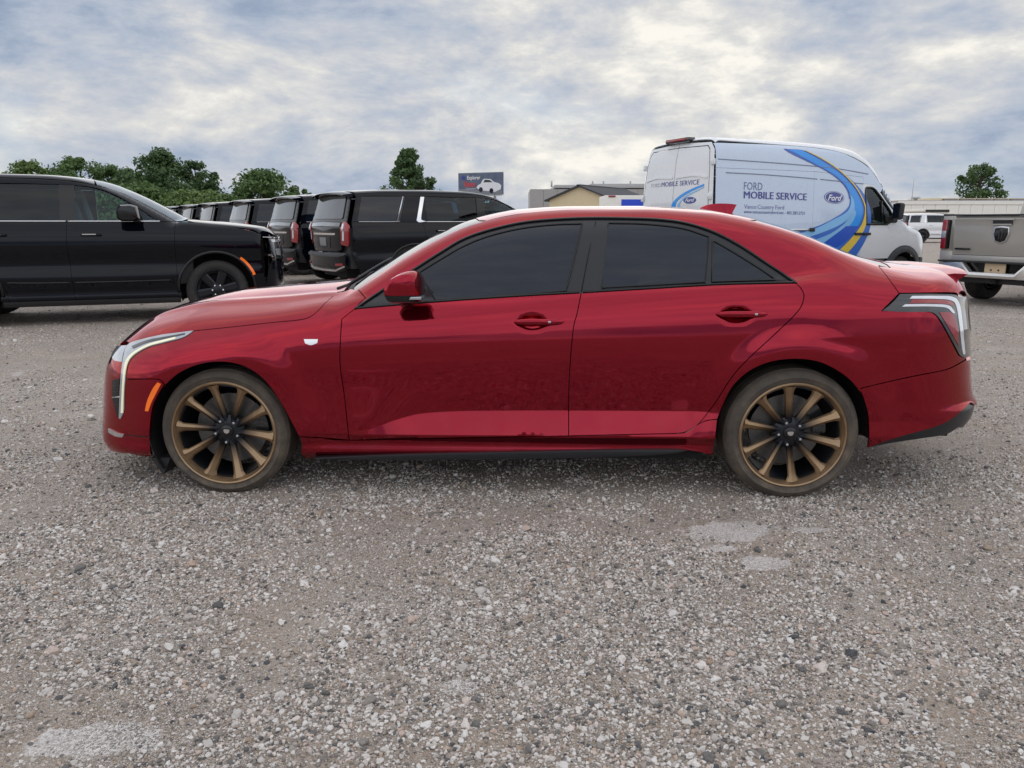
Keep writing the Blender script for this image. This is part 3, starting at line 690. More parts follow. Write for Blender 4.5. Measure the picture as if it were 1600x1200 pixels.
    bead('belt_strip', catmull([(556, 481.5), (610, 476.5), (726, 467.5), (820, 461.3), (905, 456.6)]), .0055, M['gloss_black'], fd)
    bead('belt_strip', catmull([(911, 456.4), (1017.5, 450), (1127.5, 443.8), (1242, 441.3)]), .0055, M['gloss_black'], rd)
    bead('roof_strip', catmull(dlo_top), .006, M['gloss_black'], S)
    bead('pillar_joint', [(931, 346), (919, 400), (908.5, 455)], .0022, M['under'], rd)
    # --- lamps
    hl = p('headlight', GS, CYF, ms(joinp(drl_out, [(186.4, 653.3), (189, 654.5)], drl_in)), M['lens'], S, .012, off=.004, gap=.0005)
    drl = [(190.3, 645), (191.5, 620), (193, 594), (195.5, 573), (200.5, 560), (212, 549.5), (232, 539), (254, 532.5), (275, 527.5)]
    drl2 = [(275, 530.3), (254, 535.8), (232.3, 542), (213, 552.5), (203, 563), (198.6, 575), (196, 594), (194.4, 620), (193.7, 645)]
    p('daytime_lamp', GS, CYF, ms(joinp(drl, drl2)), M['drl'], hl, .012, off=.0065, gap=0, flange=.004)
    p('lamp_divider', GS, CYF, ms(joinp([(207, 541.5), (232, 532), (262, 526.5), (290, 521.5)], [(289, 523.5), (262, 529.5), (232, 536), (209, 545.5)])), M['lampdark'], hl, .012, off=.006, gap=0, flange=.004)
    p('headlight_lens', GS, CYF, ms(joinp([(175, 548), (178, 541)], [(178, 541), (199, 540)], [(199, 540), (194, 551.5), (191.5, 566)], [(191.5, 566), (180, 564)], [(180, 564), (175, 548)])), M['lens'], hl, .012, off=.004, gap=.0005)
    p('side_marker', GS, CYF, ms(joinp([(246.4, 597.6), (251.6, 600)], [(251.6, 600), (243, 616.5), (236.6, 629.4), (232, 642.4)], [(232, 642.4), (227, 642)], [(227, 642), (231, 625), (238.8, 607.8), (246.4, 597.6)])), M['amber'], fb, .012, off=.004, gap=0)
    vt = p('air_vent', GS, CYF, ms(joinp([(176, 594), (187.8, 591.5)], [(187.8, 591.5), (186.4, 650)], [(186.4, 650), (183.6, 652)], [(183.6, 652), (176, 622)], [(176, 622), (176, 594)])), M['gloss_black'], fb, .012, off=.003, gap=0)
    for yy in (603, 612, 621, 632): bead('vent_slat', [(177 + max(0, (yy - 622) * .25), yy), (187, yy - .5)], .0035, M['plastic'], vt)
    bead('vent_bar', [(176, 621), (187, 620)], .004, M['silver'], vt)
    p('chrome_lip', GS, CYF, ms(joinp([(169.5, 669), (175, 671), (185.7, 676), (194.4, 678)], [(194.4, 678), (191, 683), (180, 681), (170.5, 675.5)], [(170.5, 675.5), (169.5, 669)])), M['chrome'], fb, .012, off=.004, gap=0)
    bead('bumper_crease', catmull([(194.4, 679.7), (215, 681.5), (235.5, 682.8)]), .0022, M['under'], fb)
    prism('air_deflector', [(-.40, .165), (-.30, .165), (-.345, .075)], -.84, -.60, M['plastic'], S)
    tl = p('taillight', GS, CYR, np.vstack([ms(joinp([(1378, 485.5), (1405, 460)], [(1405, 460), (1450, 459.5), (1488, 460.5), (1494, 463)])), solve_x(GS, np.full(9, -.585), np.linspace(.955, .672, 9), 1, 3.0), ms(joinp([(1506, 560), (1498, 555)], [(1498, 555), (1485, 530), (1468, 500), (1458, 489.5), (1450, 487.5)], [(1450, 487.5), (1410, 487.5), (1380, 485.7)]))]), M['lampdark'], S, .012, off=.005, gap=.0005)
    p('lamp_strip', GS, CYR, ms(joinp([(1424, 463.5), (1460, 463), (1485, 464), (1496, 473), (1501, 500), (1506, 553)], [(1506, 553), (1502, 550), (1496.5, 505), (1491.5, 478), (1483, 469.5), (1460, 467.5), (1420, 467.5)], [(1420, 467.5), (1424, 463.5)])), M['tailwhite'], tl, .01, off=.0075, gap=0, flange=.004)
    p('lamp_strip', GS, CYR, ms(joinp([(1413, 476), (1450, 475.5), (1478, 477), (1487, 484), (1490, 490)], [(1490, 490), (1486, 489), (1476, 481), (1450, 479), (1408, 479.5)], [(1408, 479.5), (1413, 476)])), M['tailwhite'], tl, .01, off=.0075, gap=0, flange=.004)
    p('red_lens', GS, CYR, ms(joinp([(1425, 468.5), (1460, 468.5), (1482, 470.5), (1489, 478)], [(1489, 478), (1476, 475.5), (1450, 474), (1420, 474.5)], [(1420, 474.5), (1425, 468.5)])), M['tailred'], tl, .01, off=.007, gap=0, flange=.004)
    p('red_lens', GS, CYR, ms(joinp([(1466, 488), (1484, 489), (1490, 497)], [(1490, 497), (1496, 540)], [(1496, 540), (1486, 522), (1472, 498)], [(1472, 498), (1466, 488)])), M['tailred'], tl, .01, off=.007, gap=0, flange=.004)
    # --- fender crest, door handles, mirror, antenna fin
    p('fender_emblem', GS, SIDE, ms(joinp([(475, 530), (497, 530)], [(497, 530), (496, 536)], [(496, 536), (486, 539.3), (477, 536.5)], [(477, 536.5), (475, 530)])), M['chrome'], S, .008, off=.003, gap=0, flange=.004)
    def handle(par, x0, x1, z, btn):
        n = 15; vs = []; fs = []; k = 10
        for i in range(n):
            t = i / (n - 1); x = x0 + (x1 - x0) * t; s = (1 - abs(2 * t - 1) ** 5) ** .5 if 0 < t < 1 else .15
            zz = z + .003 * t; base = float(SIDE.solve(GS, np.array([[x, zz - .6]]))[0, 1]); out = .010 + .022 * math.sin(math.pi * t) ** .6
            for j in range(k):
                g = 2 * math.pi * j / k; vs.append((x, base - out - math.cos(g) * .009 * s, zz + math.sin(g) * .0155 * s))
        for i in range(n - 1):
            for j in range(k): fs.append((i * k + j, i * k + (j + 1) % k, (i + 1) * k + (j + 1) % k, (i + 1) * k + j))
        fs += [tuple(range(k)), tuple((n - 1) * k + j for j in range(k))[::-1]]
        for sgn in (1, -1):
            V = np.array(vs) * [1, sgn, 1]; F = fs if sgn > 0 else [f[::-1] for f in fs]
            h = mesh_obj('door_handle', V, F, M['red'], par if sgn > 0 else MIRROR[par.name])
            bx = x0 + (x1 - x0) * btn; yb = V[np.abs(V[:, 0] - bx).argmin(), 1]
            b_ = [float(v[1]) for v in V if abs(v[0] - bx) < .01]; yo = min(b_) if sgn > 0 else max(b_)
            box('handle_button', (bx, yo - .001 * sgn, z + .004), (.014, .006, .010), M['silver'], h, bevel=.002)
    hz = ms([(803, 503), (882, 500), (1119, 490), (1199, 489)])
    handle(fd, hz[0, 0], hz[1, 0], (hz[0, 2] + hz[1, 2]) / 2 - .004, .70); handle(rd, hz[2, 0], hz[3, 0], (hz[2, 2] + hz[3, 2]) / 2 - .004, .74)
    mo = on_plane(catmull([(604, 452), (608, 441), (616, 433), (631, 425.5), (647, 423.6), (655, 429), (659, 441), (659.5, 456), (659, 467), (655, 472.5), (635, 473.5), (613, 472.5), (605.5, 463), (604, 452)], 4), -.985)[:-1][:, [0, 2]]
    cx, cz = mo.mean(0)
    for sgn in (1, -1):
        def loft(nm, keep, mt, par, grow=1.0, secs=((-.875, .62, .02), (-.90, .86, .012), (-.94, .99, 0), (-.985, 1., 0), (-1.03, .97, -.004), (-1.055, .86, -.012), (-1.066, .60, -.02))):
            pts = [q for q in mo]; vs = []; fs = []; n = len(pts)
            for (y, s, dx) in secs:
                for q in pts:
                    zz = cz + (q[1] - cz) * s * grow; vs.append((cx + (q[0] - cx) * s * grow + dx, sgn * y, keep(zz)))
            for i in range(len(secs) - 1):
                for j in range(n): fs.append((i * n + j, i * n + (j + 1) % n, (i + 1) * n + (j + 1) % n, (i + 1) * n + j))
            fs += [tuple(range(n)), tuple((len(secs) - 1) * n + j for j in range(n))[::-1]]
            if sgn < 0: fs = [f[::-1] for f in fs]
            o = mesh_obj(nm, vs, fs, mt, par); bm = bmesh.new(); bm.from_mesh(o.data); bmesh.ops.recalc_face_normals(bm, faces=bm.faces); bm.to_mesh(o.data); bm.free(); o.data.set_sharp_from_angle(angle=rad(35)); return o
        zs = cz - .028
        mr = loft('door_mirror', lambda z: max(z, zs), M['red'], S)
        loft('mirror_base', lambda z: min(z, zs - .001), M['gloss_black'], mr, .985)
        strip = [(cx + (q[0] - cx) * 1.01, q[1]) for q in mo]
        xsn = sorted(q[0] for q in mo); box('mirror_indicator', (cx + .008, sgn * -.99, zs - .012), (xsn[-1] - xsn[0] - .022, .145, .013), M['lens'], mr, bevel=.004)
        ax = np.array([[cx - .01, sgn * -.90, cz - .05], [cx - .03, sgn * -.84, cz - .075], [cx - .04, sgn * -.79, cz - .085]])
        tube('mirror_arm', ax, [.026, .028, .03], M['gloss_black'], mr, 10)
    fin = on_plane(catmull([(1094.5, 324.5), (1105, 320.3), (1118, 318.2), (1135, 318), (1151, 319.6)], 4), 0.)
    vs = []; fs = []; m_ = 7
    for i, q in enumerate(fin):
        zr_ = float(solve_z(GS, [q[0]], [0])[0, 2]) - .006; t = i / (len(fin) - 1); hw = .034 * (.25 + .75 * math.sin(math.pi * min(1, .1 + .75 * t)) ** .7); h = max(q[2] - zr_, .002)
        for dy, dz in ((-1, 0), (-.55, .30), (-.22, .80), (0, 1), (.22, .80), (.55, .30), (1, 0)): vs.append((q[0] - .035 * (1 - dz) * t ** 4, dy * hw, zr_ + dz * h))
    for i in range(len(fin) - 1):
        for j in range(m_ - 1): fs.append((i * m_ + j, i * m_ + j + 1, (i + 1) * m_ + j + 1, (i + 1) * m_ + j))
    fs.append(tuple((len(fin) - 1) * m_ + j for j in range(m_)))
    bm = bmesh.new(); bv = [bm.verts.new(v) for v in vs]; [bm.faces.new([bv[k] for k in f]) for f in fs]
    bm_obj('antenna_fin', bm, M['red'], roof, True, 45)
    # wipers on the cowl
    for (x0, y0, x1, y1) in ((.50, -.50, .70, -.02), (.49, .05, .68, .52)):
        P = solve_z(GS, np.linspace(x0, x1, 8), np.linspace(y0, y1, 8)) + [0, 0, .012]
        tube('wiper', P, .008, M['plastic'], S, 6)
    # --- wheels, inner arches, floor
    for (x, w, R) in ((0., .25, .3180), (2.776, .265, .3250)):
        for sgn in (-1, 1):
            make_wheel(S, (x, sgn * (.895 - w / 2), R - .010), R, w, flip=1 if sgn < 0 else -1, phase=rad(30 if x == 0 else 24))
            Rr = .385 if x == 0 else .392; pr = []
            lathe('wheel_well', [(Rr, sgn * .868), (Rr + .004, sgn * .868), (Rr + .004, sgn * .48), (.02, sgn * .48), (.02, sgn * .485), (Rr, sgn * .485)], M['under'], S, 40, centre=(x, 0, R), closed=True, a0=rad(-14 if x == 0 else -6), a1=rad(212 if x == 0 else 194), smooth=True)
    # dark inner shell behind the shut lines and the floor pan
    def shell(P): return GS(P) + .030
    vs = []; fs = []; X = np.linspace(-.66, 3.66, 73); Zs = np.linspace(-.42, .62, 27)
    uv = np.array([(a, b) for a in X for b in Zs]); Q = OBL.solve(shell, uv)
    okq = np.abs(shell(Q)) < .004; keep = okq & np.array([not (math.hypot(q[0], q[2] - .32) < .42 or math.hypot(q[0] - 2.776, q[2] - .325) < .42) for q in Q])
    m_ = len(Zs)
    for sgn in (1, -1):
        b0 = len(vs); vs += [tuple(q) for q in Q * [1, sgn, 1]]
        for i in range(len(X) - 1):
            for j in range(m_ - 1):
                q = (i * m_ + j, i * m_ + j + 1, (i + 1) * m_ + j + 1, (i + 1) * m_ + j)
                if all(keep[k] for k in q) and max(abs(Q[q[0]] - Q[q[2]])) < .25: fs.append(tuple(b0 + k for k in q))
    mesh_obj('inner_shell', vs, fs, M['under'], S)
    box('floor_pan', (1.40, 0, .185), (1.95, 1.56, .05), M['under'], S, bevel=.01); box('floor_pan', (-.52, 0, .19), (.45, 1.1, .05), M['under'], S); box('floor_pan', (3.42, 0, .27), (.5, 1.2, .06), M['under'], S); box('axle_beam', (0, 0, .28), (.22, 1.4, .10), M['under'], S); box('axle_beam', (2.776, 0, .30), (.22, 1.4, .12), M['under'], S)
    return S
SEDAN = build_sedan()
# ------------------------------------------------------------------ generic tall vehicles
def make_box_G(d):
    """d: side rows, lower top line, nose and tail lines, glasshouse lines"""
    side = Rows(d['xs'], d['rows'], d.get('crease', ()))
    ztop = pchip(*d['ztop']); xf = pchip(*d['xf']); xr = pchip(*d['xr']); zr = pchip(*d['zr']) if d.get('zr') else None
    cr, pf, pr_ = d.get('crown', .05), d.get('pf', (.10, .10)), d.get('pr', (.06, .05))
    rt, re = d.get('rt', .09), d.get('re', .14); W = d.get('W', 1.0)
    def lower(P):
        x, a, z = P[:, 0], np.abs(P[:, 1]), P[:, 2]; q = a / W
        fs = a - side(x, z); ft = (z - (ztop(x) - cr * q ** 2.4)) * .95
        for ax, az, R, amp in d.get('flare', ()):
            r = np.hypot(x - ax, z - az); fs = fs - amp * sstep(R + .10, R + .03, r)
        ff = xf(z) + pf[0] * a * a + pf[1] * q ** 5 - x; fr = x - (xr(z) - pr_[0] * a * a - pr_[1] * q ** 5)
        return smax(smax(smax(fs, ft, rt), ff, re), fr, d.get('rr', .08))
    if d.get('zr') is None: return lower
    def green(P):
        x, a, z = P[:, 0], np.abs(P[:, 1]), P[:, 2]; h = z - d['gz']
        ys = d['gy'] - d['g1'] * h - d['g2'] * h * h
        fs = (a - ys) * .96; sh = d.get('wrap', .18) * a * a * (1 - sstep(d['wx'], d['wx'] + 1., x))
        ft = (z - (zr(x - sh) - d.get('rc', .05) * (a / W) ** 2.4)) * .9
        fr = x - (d['gr0'] - d['gr1'] * h - .05 * a * a)
        return np.maximum(smax(smax(fs, ft, d.get('gt', .10)), fr, d.get('grr', .08)), d['gfloor'] - z)
    return lambda P: smin(lower(P), green(P), .02)

def wheel_simple(root, c, R, width, rim_r, flip, nsp=6, m_rim='darkalloy', phase=.2, bright=True):
    W = empty('wheel', c, 0 if flip > 0 else math.pi, root); h = width / 2; k = rim_r
    tp = [(k - .01, -h + .03), (k + .012, -h + .006), (k + (R - k) * .5, -h - .004), (R - .035, -h + .008), (R - .010, -h + .03)]
    for gx in (-.3, -.1, .1, .3): tp += [(R, gx * width - .008), (R - .010, gx * width - .006), (R - .010, gx * width + .006), (R, gx * width + .008)]
    tp += [(r, -y) for r, y in tp[4::-1]]
    lathe('tyre', tp, M['tyre_dark'], W, 56, angle=50)
    lathe('rim', [(k + .006, -h + .03), (k + .004, -h + .008), (k - .012, -h + .010), (k - .03, -h + .04), (k - .045, h - .03), (k - .055, h - .03), (k - .045, -h + .06)], M[m_rim], W, 56, angle=30)
    lathe('rim_back', [(.001, .02), (k - .04, .02)], M['under'], W, 40, closed=False)
    for i in range(nsp):
        a = phase + i * 2 * math.pi / nsp; vs = []; er = np.array([math.cos(a), 0, math.sin(a)]); et = np.array([-math.sin(a), 0, math.cos(a)])
        for t in (0, .5, 1):
            r = .05 + (k - .065) * t; w = k * (.16 + .05 * t); y = -h + .055 - .03 * t
            for wt, dy in ((-w, .012), (-w * .6, 0), (w * .6, 0), (w, .012), (w * .8, .05), (-w * .8, .05)): vs.append(er * r + et * wt + np.array([0, y + dy, 0]))
        fs = [(q * 6 + j, q * 6 + (j + 1) % 6, (q + 1) * 6 + (j + 1) % 6, (q + 1) * 6 + j) for q in range(2) for j in range(6)] + [tuple(range(6)), tuple(12 + j for j in range(6))[::-1]]
        o = mesh_obj('spoke', vs, fs, M[m_rim], W); o.data.set_sharp_from_angle(angle=rad(25))
    lathe('hub', [(.001, -h + .03), (.05, -h + .03), (.075, -h + .045), (.085, -h + .08)], M[m_rim], W, 28, closed=False)
    if bright:
        for i in range(6):
            a = i * math.pi / 3; lathe('lug_nut', [(.001, -h + .018), (.012, -h + .020), (.013, -h + .05)], M['chrome'], W, 8, centre=(.07 * math.cos(a), 0, .07 * math.sin(a)), closed=False)
    return W

def clear_glass(name, tint, mixf=.2):
    m = bpy.data.materials.new(name); m.use_nodes = True; nt = m.node_tree; N = nt.nodes; L = nt.links; N.clear()
    o = N.new('ShaderNodeOutputMaterial'); t = N.new('ShaderNodeBsdfTransparent'); t.inputs[0].default_value = tuple(tint) + (1,)
    g = N.new('ShaderNodeBsdfGlossy'); g.inputs['Roughness'].default_value = .02; g.inputs['Color'].default_value = (.9, .95, 1, 1)
    fr = N.new('ShaderNodeFresnel'); fr.inputs[0].default_value = 1.45; n = N.new('ShaderNodeTexNoise'); n.inputs['Scale'].default_value = 3
    ma = N.new('ShaderNodeMath'); ma.operation = 'MULTIPLY_ADD'; L.new(n.outputs[0], ma.inputs[0]); ma.inputs[1].default_value = .01; L.new(fr.outputs[0], ma.inputs[2])
    x = N.new('ShaderNodeMixShader'); L.new(ma.outputs[0], x.inputs[0]); L.new(t.outputs[0], x.inputs[1]); L.new(g.outputs[0], x.inputs[2]); L.new(x.outputs[0], o.inputs[0]); return m
M['clear'] = clear_glass('clear window glass', (.62, .86, .92))
M['black'] = add_dust(mat('black car paint', (.0020, .0028, .0065), .30, 0, 1., .010, 1.5, 300, .1, .03), z0=.2, z1=.8, amt=.008)
M['black'].node_tree.nodes['Principled BSDF'].inputs['Specular IOR Level'].default_value = 0.
M['black'].node_tree.nodes['Principled BSDF'].inputs['Coat IOR'].default_value = 1.37
M['plate_dim'] = mat('paper dealer plate', (.22, .22, .23), .6)
M['seat'] = mat('grey seat cloth', (.045, .045, .048), .8)
M['white_paint'] = add_dust(mat('white car paint', (.78, .79, .81), .25, 0, 1., .02, nscale=5, cvar=.02), z0=.2, z1=.8, amt=.2)

SUV_D = dict(
    xs=[0, .5, 1.4, 2.6, 3.8, 4.8, 5.35], W=1.02,
    rows=[(.22, .90), (.30, .975), (.44, .982), (.50, .996), (.60, [1.00, 1.012, 1.010, 1.008, 1.010, 1.012, 1.0]), (.80, [1.00, 1.004, .988, .980, .988, 1.004, 1.0]), (1.00, [1.01, 1.026, 1.020, 1.018, 1.020, 1.026, 1.012]), (1.10, [1.005, 1.022, 1.018, 1.016, 1.018, 1.022, 1.005]), (1.22, [.985, 1.00, .998, .997, .998, .998, .985]), (1.33, [.955, .968, .966, .966, .966, .966, .955]), (1.55, [.86] * 7)],
    crease=(3,),
    ztop=([-.1, .06, .25, .6, 1.0, 1.35, 1.5, 5.0, 5.4], [1.10, 1.20, 1.268, 1.318, 1.352, 1.378, 1.345, 1.345, 1.30]),
    xf=([.2, .35, .5, .75, .95, 1.08, 1.2], [.16, .07, .02, 0, .01, .04, .10]), xr=([.3, .42, .60, .74, .80, 1.0, 1.2, 1.3], [5.26, 5.31, 5.35, 5.35, 5.265, 5.282, 5.285, 5.262]),
    zr=([1.05, 1.25, 1.45, 2.0, 2.3, 2.6, 3.0, 3.6, 4.4, 5.0, 5.3], [1.22, 1.34, 1.46, 1.755, 1.87, 1.925, 1.95, 1.955, 1.94, 1.90, 1.86]),
    gz=1.32, gy=.958, g1=.14, g2=.10, wx=2.2, gr0=5.24, gr1=.28, gfloor=1.2, wrap=.22, pf=(.12, .12), pr=(.07, .06), rc=.06)

def panels_for(G, S):
    """helpers bound to one vehicle"""
    SM = Map('obl', 0., yc=0., zc=0., t1=1.7)
    def sl(loop): return SM.solve(G, np.asarray(loop, float))
    def side(name, loop, m, par=S, sp=.05, **k): return panel(name, G, SM, sl(loop), m, par, sp, **k)
    return SM, sl, side

def arch_pts(cx, cz, R, a0, a1, n=14): return [(cx + R * math.cos(rad(a0 + (a1 - a0) * i / n)), cz + R * math.sin(rad(a0 + (a1 - a0) * i / n))) for i in range(n + 1)]

def seats(S, xs, z, m, w=.5):
    for x, ys in xs:
        for y in ys:
            b = box('seat', (x, y, z), (.5, w, .16), m, S, bevel=.05); box('backrest', (x + .27, y, z + .34), (.14, w, .62), m, b, rot=Euler((0, rad(14), 0)), bevel=.05); box('headrest', (x + .36, y, z + .74), (.10, .26, .17), m, b, rot=Euler((0, rad(10), 0)), bevel=.04)

def build_suv(name='black_suv', paint='black'):
    S = empty(name); G = make_box_G(SUV_D); SM, sl, side = panels_for(G, S); P_ = M[paint]
    af = arch_pts(.96, .43, .475, -12, 192); ar = arch_pts(4.03, .43, .475, -12, 192)
    side('front_fender', joinp([(.30, .34), (.47, .33)], af[::-1], [(1.43, .33), (1.46, .33)], [(1.46, .33), (1.46, 1.0), (1.43, 1.335)], [(1.43, 1.335), (1.2, 1.325), (.7, 1.262), (.34, 1.17)], [(.34, 1.17), (.36, .9), (.30, .34)]), P_)
    fd = side('front_door', joinp([(1.46, .33), (2.72, .33)], [(2.72, .33), (2.74, 1.0), (2.72, 1.335)], [(2.72, 1.335), (1.43, 1.335)], [(1.43, 1.335), (1.46, 1.0), (1.46, .33)]), P_)
    rd = side('rear_door', joinp([(2.72, .33), (3.46, .33)], [(3.46, .33), (3.52, .55), (3.66, .80), (3.82, 1.02), (3.86, 1.335)], [(3.86, 1.335), (2.72, 1.335)], [(2.72, 1.335), (2.74, 1.0), (2.72, .33)]), P_)
    q = side('rear_quarter', joinp([(3.46, .33), (3.555, .33)], ar[::-1], [(4.50, .33), (5.0, .40)], [(5.0, .40), (5.12, .70), (5.13, .78)], [(5.13, .78), (5.135, 1.0), (5.115, 1.335)], [(5.115, 1.335), (3.86, 1.335)], [(3.86, 1.335), (3.82, 1.02), (3.66, .80), (3.52, .55), (3.46, .33)]), P_)
    for nm, c in (('arch_moulding', .96), ('arch_moulding', 4.03)):
        L = arch_pts(c, .43, .50, -5, 185, 20)
        for sg in (1, -1):
            pts = sl(L) * [1, sg, 1]; tube(nm, pts, .022, M['gloss_black'], S, 6, flat=.6)
    # upper structure: pillars and rail around the glass
    rail_t = [(1.52, 1.39), (1.75, 1.53), (2.05, 1.70), (2.35, 1.80), (2.7, 1.855), (3.2, 1.875), (3.9, 1.875), (4.6, 1.86), (5.02, 1.825)]
    wtop = [(1.80, 1.46), (2.0, 1.60), (2.2, 1.71), (2.40, 1.775), (2.66, 1.80)]
    side('roof_rail', joinp([(1.43, 1.337), (1.46, 1.35), (1.52, 1.392)], rail_t, [(5.02, 1.825), (5.00, 1.78)], [(5.00, 1.78), (4.6, 1.80), (3.9, 1.81), (3.2, 1.81), (2.66, 1.80)], wtop[::-1], [(1.80, 1.46), (1.72, 1.40), (1.62, 1.337)], [(1.62, 1.337), (1.43, 1.337)]), P_, S, .04)
    side('pillar', [(2.62, 1.337), (2.80, 1.337), (2.78, 1.803), (2.60, 1.798)], M['gloss_black'], S, .06)
    side('pillar', [(3.76, 1.337), (4.28, 1.337), (4.13, 1.81), (3.80, 1.81)], P_, S, .06)
    side('pillar', [(5.02, 1.337), (5.12, 1.337), (5.00, 1.78), (4.90, 1.79)], P_, S, .06)
    side('side_window', joinp([(1.66, 1.345), (2.62, 1.345)], [(2.62, 1.345), (2.605, 1.795)], [(2.605, 1.795), (2.40, 1.772), (2.2, 1.706), (2.0, 1.596), (1.80, 1.456), (1.66, 1.345)]), M['clear'], fd, .05, off=-.012, gap=0)
    side('side_window', [(2.80, 1.345), (3.76, 1.345), (3.80, 1.805), (2.78, 1.803)], M['tint'], rd, .06, off=-.012, gap=0)
    side('quarter_window', [(4.28, 1.345), (5.02, 1.345), (4.91, 1.785), (4.13, 1.805)], M['glass'], q, .06, off=-.006, gap=0)
    def strip(nm, pts, r, m, par):
        for sg in (1, -1):
            tube(nm, (sl(catmull(pts)) + [0, -.004, 0]) * [1, sg, 1], r, m, par if sg > 0 else MIRROR.get(par.name, par), 6)
    strip('belt_strip', [(1.62, 1.341), (2.2, 1.341), (2.71, 1.341)], .009, M['chrome'], fd); strip('belt_strip', [(2.73, 1.341), (3.3, 1.341), (3.80, 1.341)], .009, M['chrome'], rd)
    side('pillar_trim', joinp([(3.80, 1.345), (3.93, 1.33), (3.98, 1.36)], [(3.98, 1.36), (3.86, 1.80)], [(3.86, 1.80), (3.79, 1.80)], [(3.79, 1.80), (3.89, 1.42), (3.86, 1.36)], [(3.86, 1.36), (3.80, 1.345)]), M['chrome'], rd, .04, off=.008, gap=0, flange=.01)
    strip('quarter_strip', [(4.28, 1.345), (4.5, 1.34), (5.0, 1.34)], .006, M['silver'], q); strip('pane_divider', [(4.33, 1.35), (4.18, 1.80)], .012, M['silver'], q)
    strip('door_moulding', [(1.55, .56), (2.2, .555), (2.70, .555)], .012, M['gloss_black'], fd); strip('door_moulding', [(2.76, .555), (3.2, .56), (3.46, .57)], .012, M['gloss_black'], rd)
    side('running_board', joinp([(1.44, .27), (3.54, .27)], [(3.54, .27), (3.54, .325)], [(3.54, .325), (1.44, .325)], [(1.44, .325), (1.44, .27)]), M['plastic'], S, .08, off=.03, flange=.1)
    for par, x in ((fd, 2.45), (rd, 3.52)):
        for sg in (1, -1):
            y = sl([(x, 1.17)])[0, 1] * sg; h = box('door_handle', (x, y - .02 * sg, 1.17), (.24, .03, .035), P_, par if sg > 0 else MIRROR[par.name], bevel=.012); box('handle_strip', (x + .02, y - .037 * sg, 1.175), (.16, .008, .012), M['chrome'], h)
    # hood, roof, screens
    TP = Map('top'); sx = lambda y, z, s, x0: solve_x(G, y, z, s, x0)
    hy = np.array([-.60, -.3, 0.]); nose = sx(hy, 1.115, -1, 1.0)
    h1 = np.vstack([solve_z(G, [1.34, 1.30, 1.28], [0, -.45, -.80])[::1], sl([(1.2, 1.325), (.7, 1.262), (.36, 1.175)]), nose])
    panel('hood', G, TP, np.vstack([h1, h1[::-1][1:-1] * [1, -1, 1]]), P_, S, .06, mirror=False)
    wb = np.vstack([solve_z(G, [1.28, 1.30, 1.34], [0, -.45, -.80])]); wsd = sl([(1.53, 1.40), (1.75, 1.533), (2.05, 1.703), (2.35, 1.803)]); wt = solve_z(G, [2.42, 2.36], [-.45, 0])
    w = np.vstack([wb, wsd, wt]); panel('windscreen', G, TP, np.vstack([w, w[::-1][1:-1] * [1, -1, 1]]), M['clear'], S, .07, mirror=False, gap=.004)
    rl = sl([(2.37, 1.806), (2.7, 1.858), (3.2, 1.878), (3.9, 1.878), (4.6, 1.863), (5.0, 1.828)]); re = solve_z(G, [5.03, 5.05], [-.4, 0])
    r = np.vstack([wt[::-1], rl, re]); roof = panel('roof', G, TP, np.vstack([r, r[::-1][1:-1] * [1, -1, 1]]), P_, S, .08, mirror=False)
    # tail: gate, window, lamps, bumper
    CR = Map('cyl', axis=(4.2, 0), R=1.); CF = Map('cyl', axis=(1.1, 0), R=1.); CF.sgn = -1
    def rr(yz): yz = np.asarray(yz, float); return sx(yz[:, 0], yz[:, 1], 1, 4.3)
    def ff(yz): yz = np.asarray(yz, float); return sx(yz[:, 0], yz[:, 1], -1, 1.0)
    def rp(name, yz, m, par=S, symm=True, G2=G, **k):
        L = rr(yz); L = np.vstack([L, L[::-1] * [1, -1, 1]]) if symm else L
        return panel(name, G, CR, L, m, par, k.pop('sp', .05), mirror=not symm, **k)
    tg = rp('tailgate', [(0, .80), (-.55, .80), (-.72, .84), (-.74, 1.0), (-.80, 1.33), (0, 1.34)], P_)
    rp('tailgate_frame', [(0, 1.343), (-.80, 1.333), (-.915, 1.345), (-.87, 1.60), (-.80, 1.80), (-.70, 1.84), (0, 1.86)], M['gloss_black'], off=-.01)
    rp('rear_window', [(0, 1.39), (-.70, 1.39), (-.74, 1.41), (-.68, 1.76), (-.64, 1.79), (0, 1.80)], M['rearglass'], tg, off=.004)
    tl = rp('taillight', [(-.74, .93), (-.93, .90), (-.965, .98), (-.965, 1.26), (-.92, 1.335), (-.80, 1.335), (-.765, 1.2)], M['tailred'], symm=False, off=.012)
    rp('lamp_strip', [(-.80, 1.0), (-.84, 1.0), (-.87, 1.30), (-.82, 1.30)], M['tailwhite'], tl, symm=False, off=.018, gap=0, sp=.03)
    rp('light_bar', [(0, 1.26), (-.60, 1.25), (-.72, 1.25), (-.72, 1.32), (0, 1.335)], M['lampdark'], tg, off=.012, gap=0)
    rp('gate_strip', [(0, 1.10), (-.55, 1.10), (-.55, 1.135), (0, 1.135)], M['chrome'], tg, off=.010, gap=0)
    pl = rp('plate_recess', [(0, .86), (-.30, .86), (-.33, 1.07), (0, 1.07)], M['plastic'], tg, off=.006, gap=0)
    rp('number_plate', [(0, .90), (-.155, .90), (-.155, 1.05), (0, 1.05)], M['plate_dim'], tg, off=.016, gap=0, sp=.1)
    bp = rp('rear_bumper', [(0, .42), (-.60, .42), (-.88, .46), (-.98, .55), (-.985, .72), (-.90, .785), (0, .795)], P_)
    rp('bumper_strip', [(0, .70), (-.75, .71), (-.93, .74), (-.93, .775), (0, .765)], M['plastic'], bp, off=.012, gap=0)
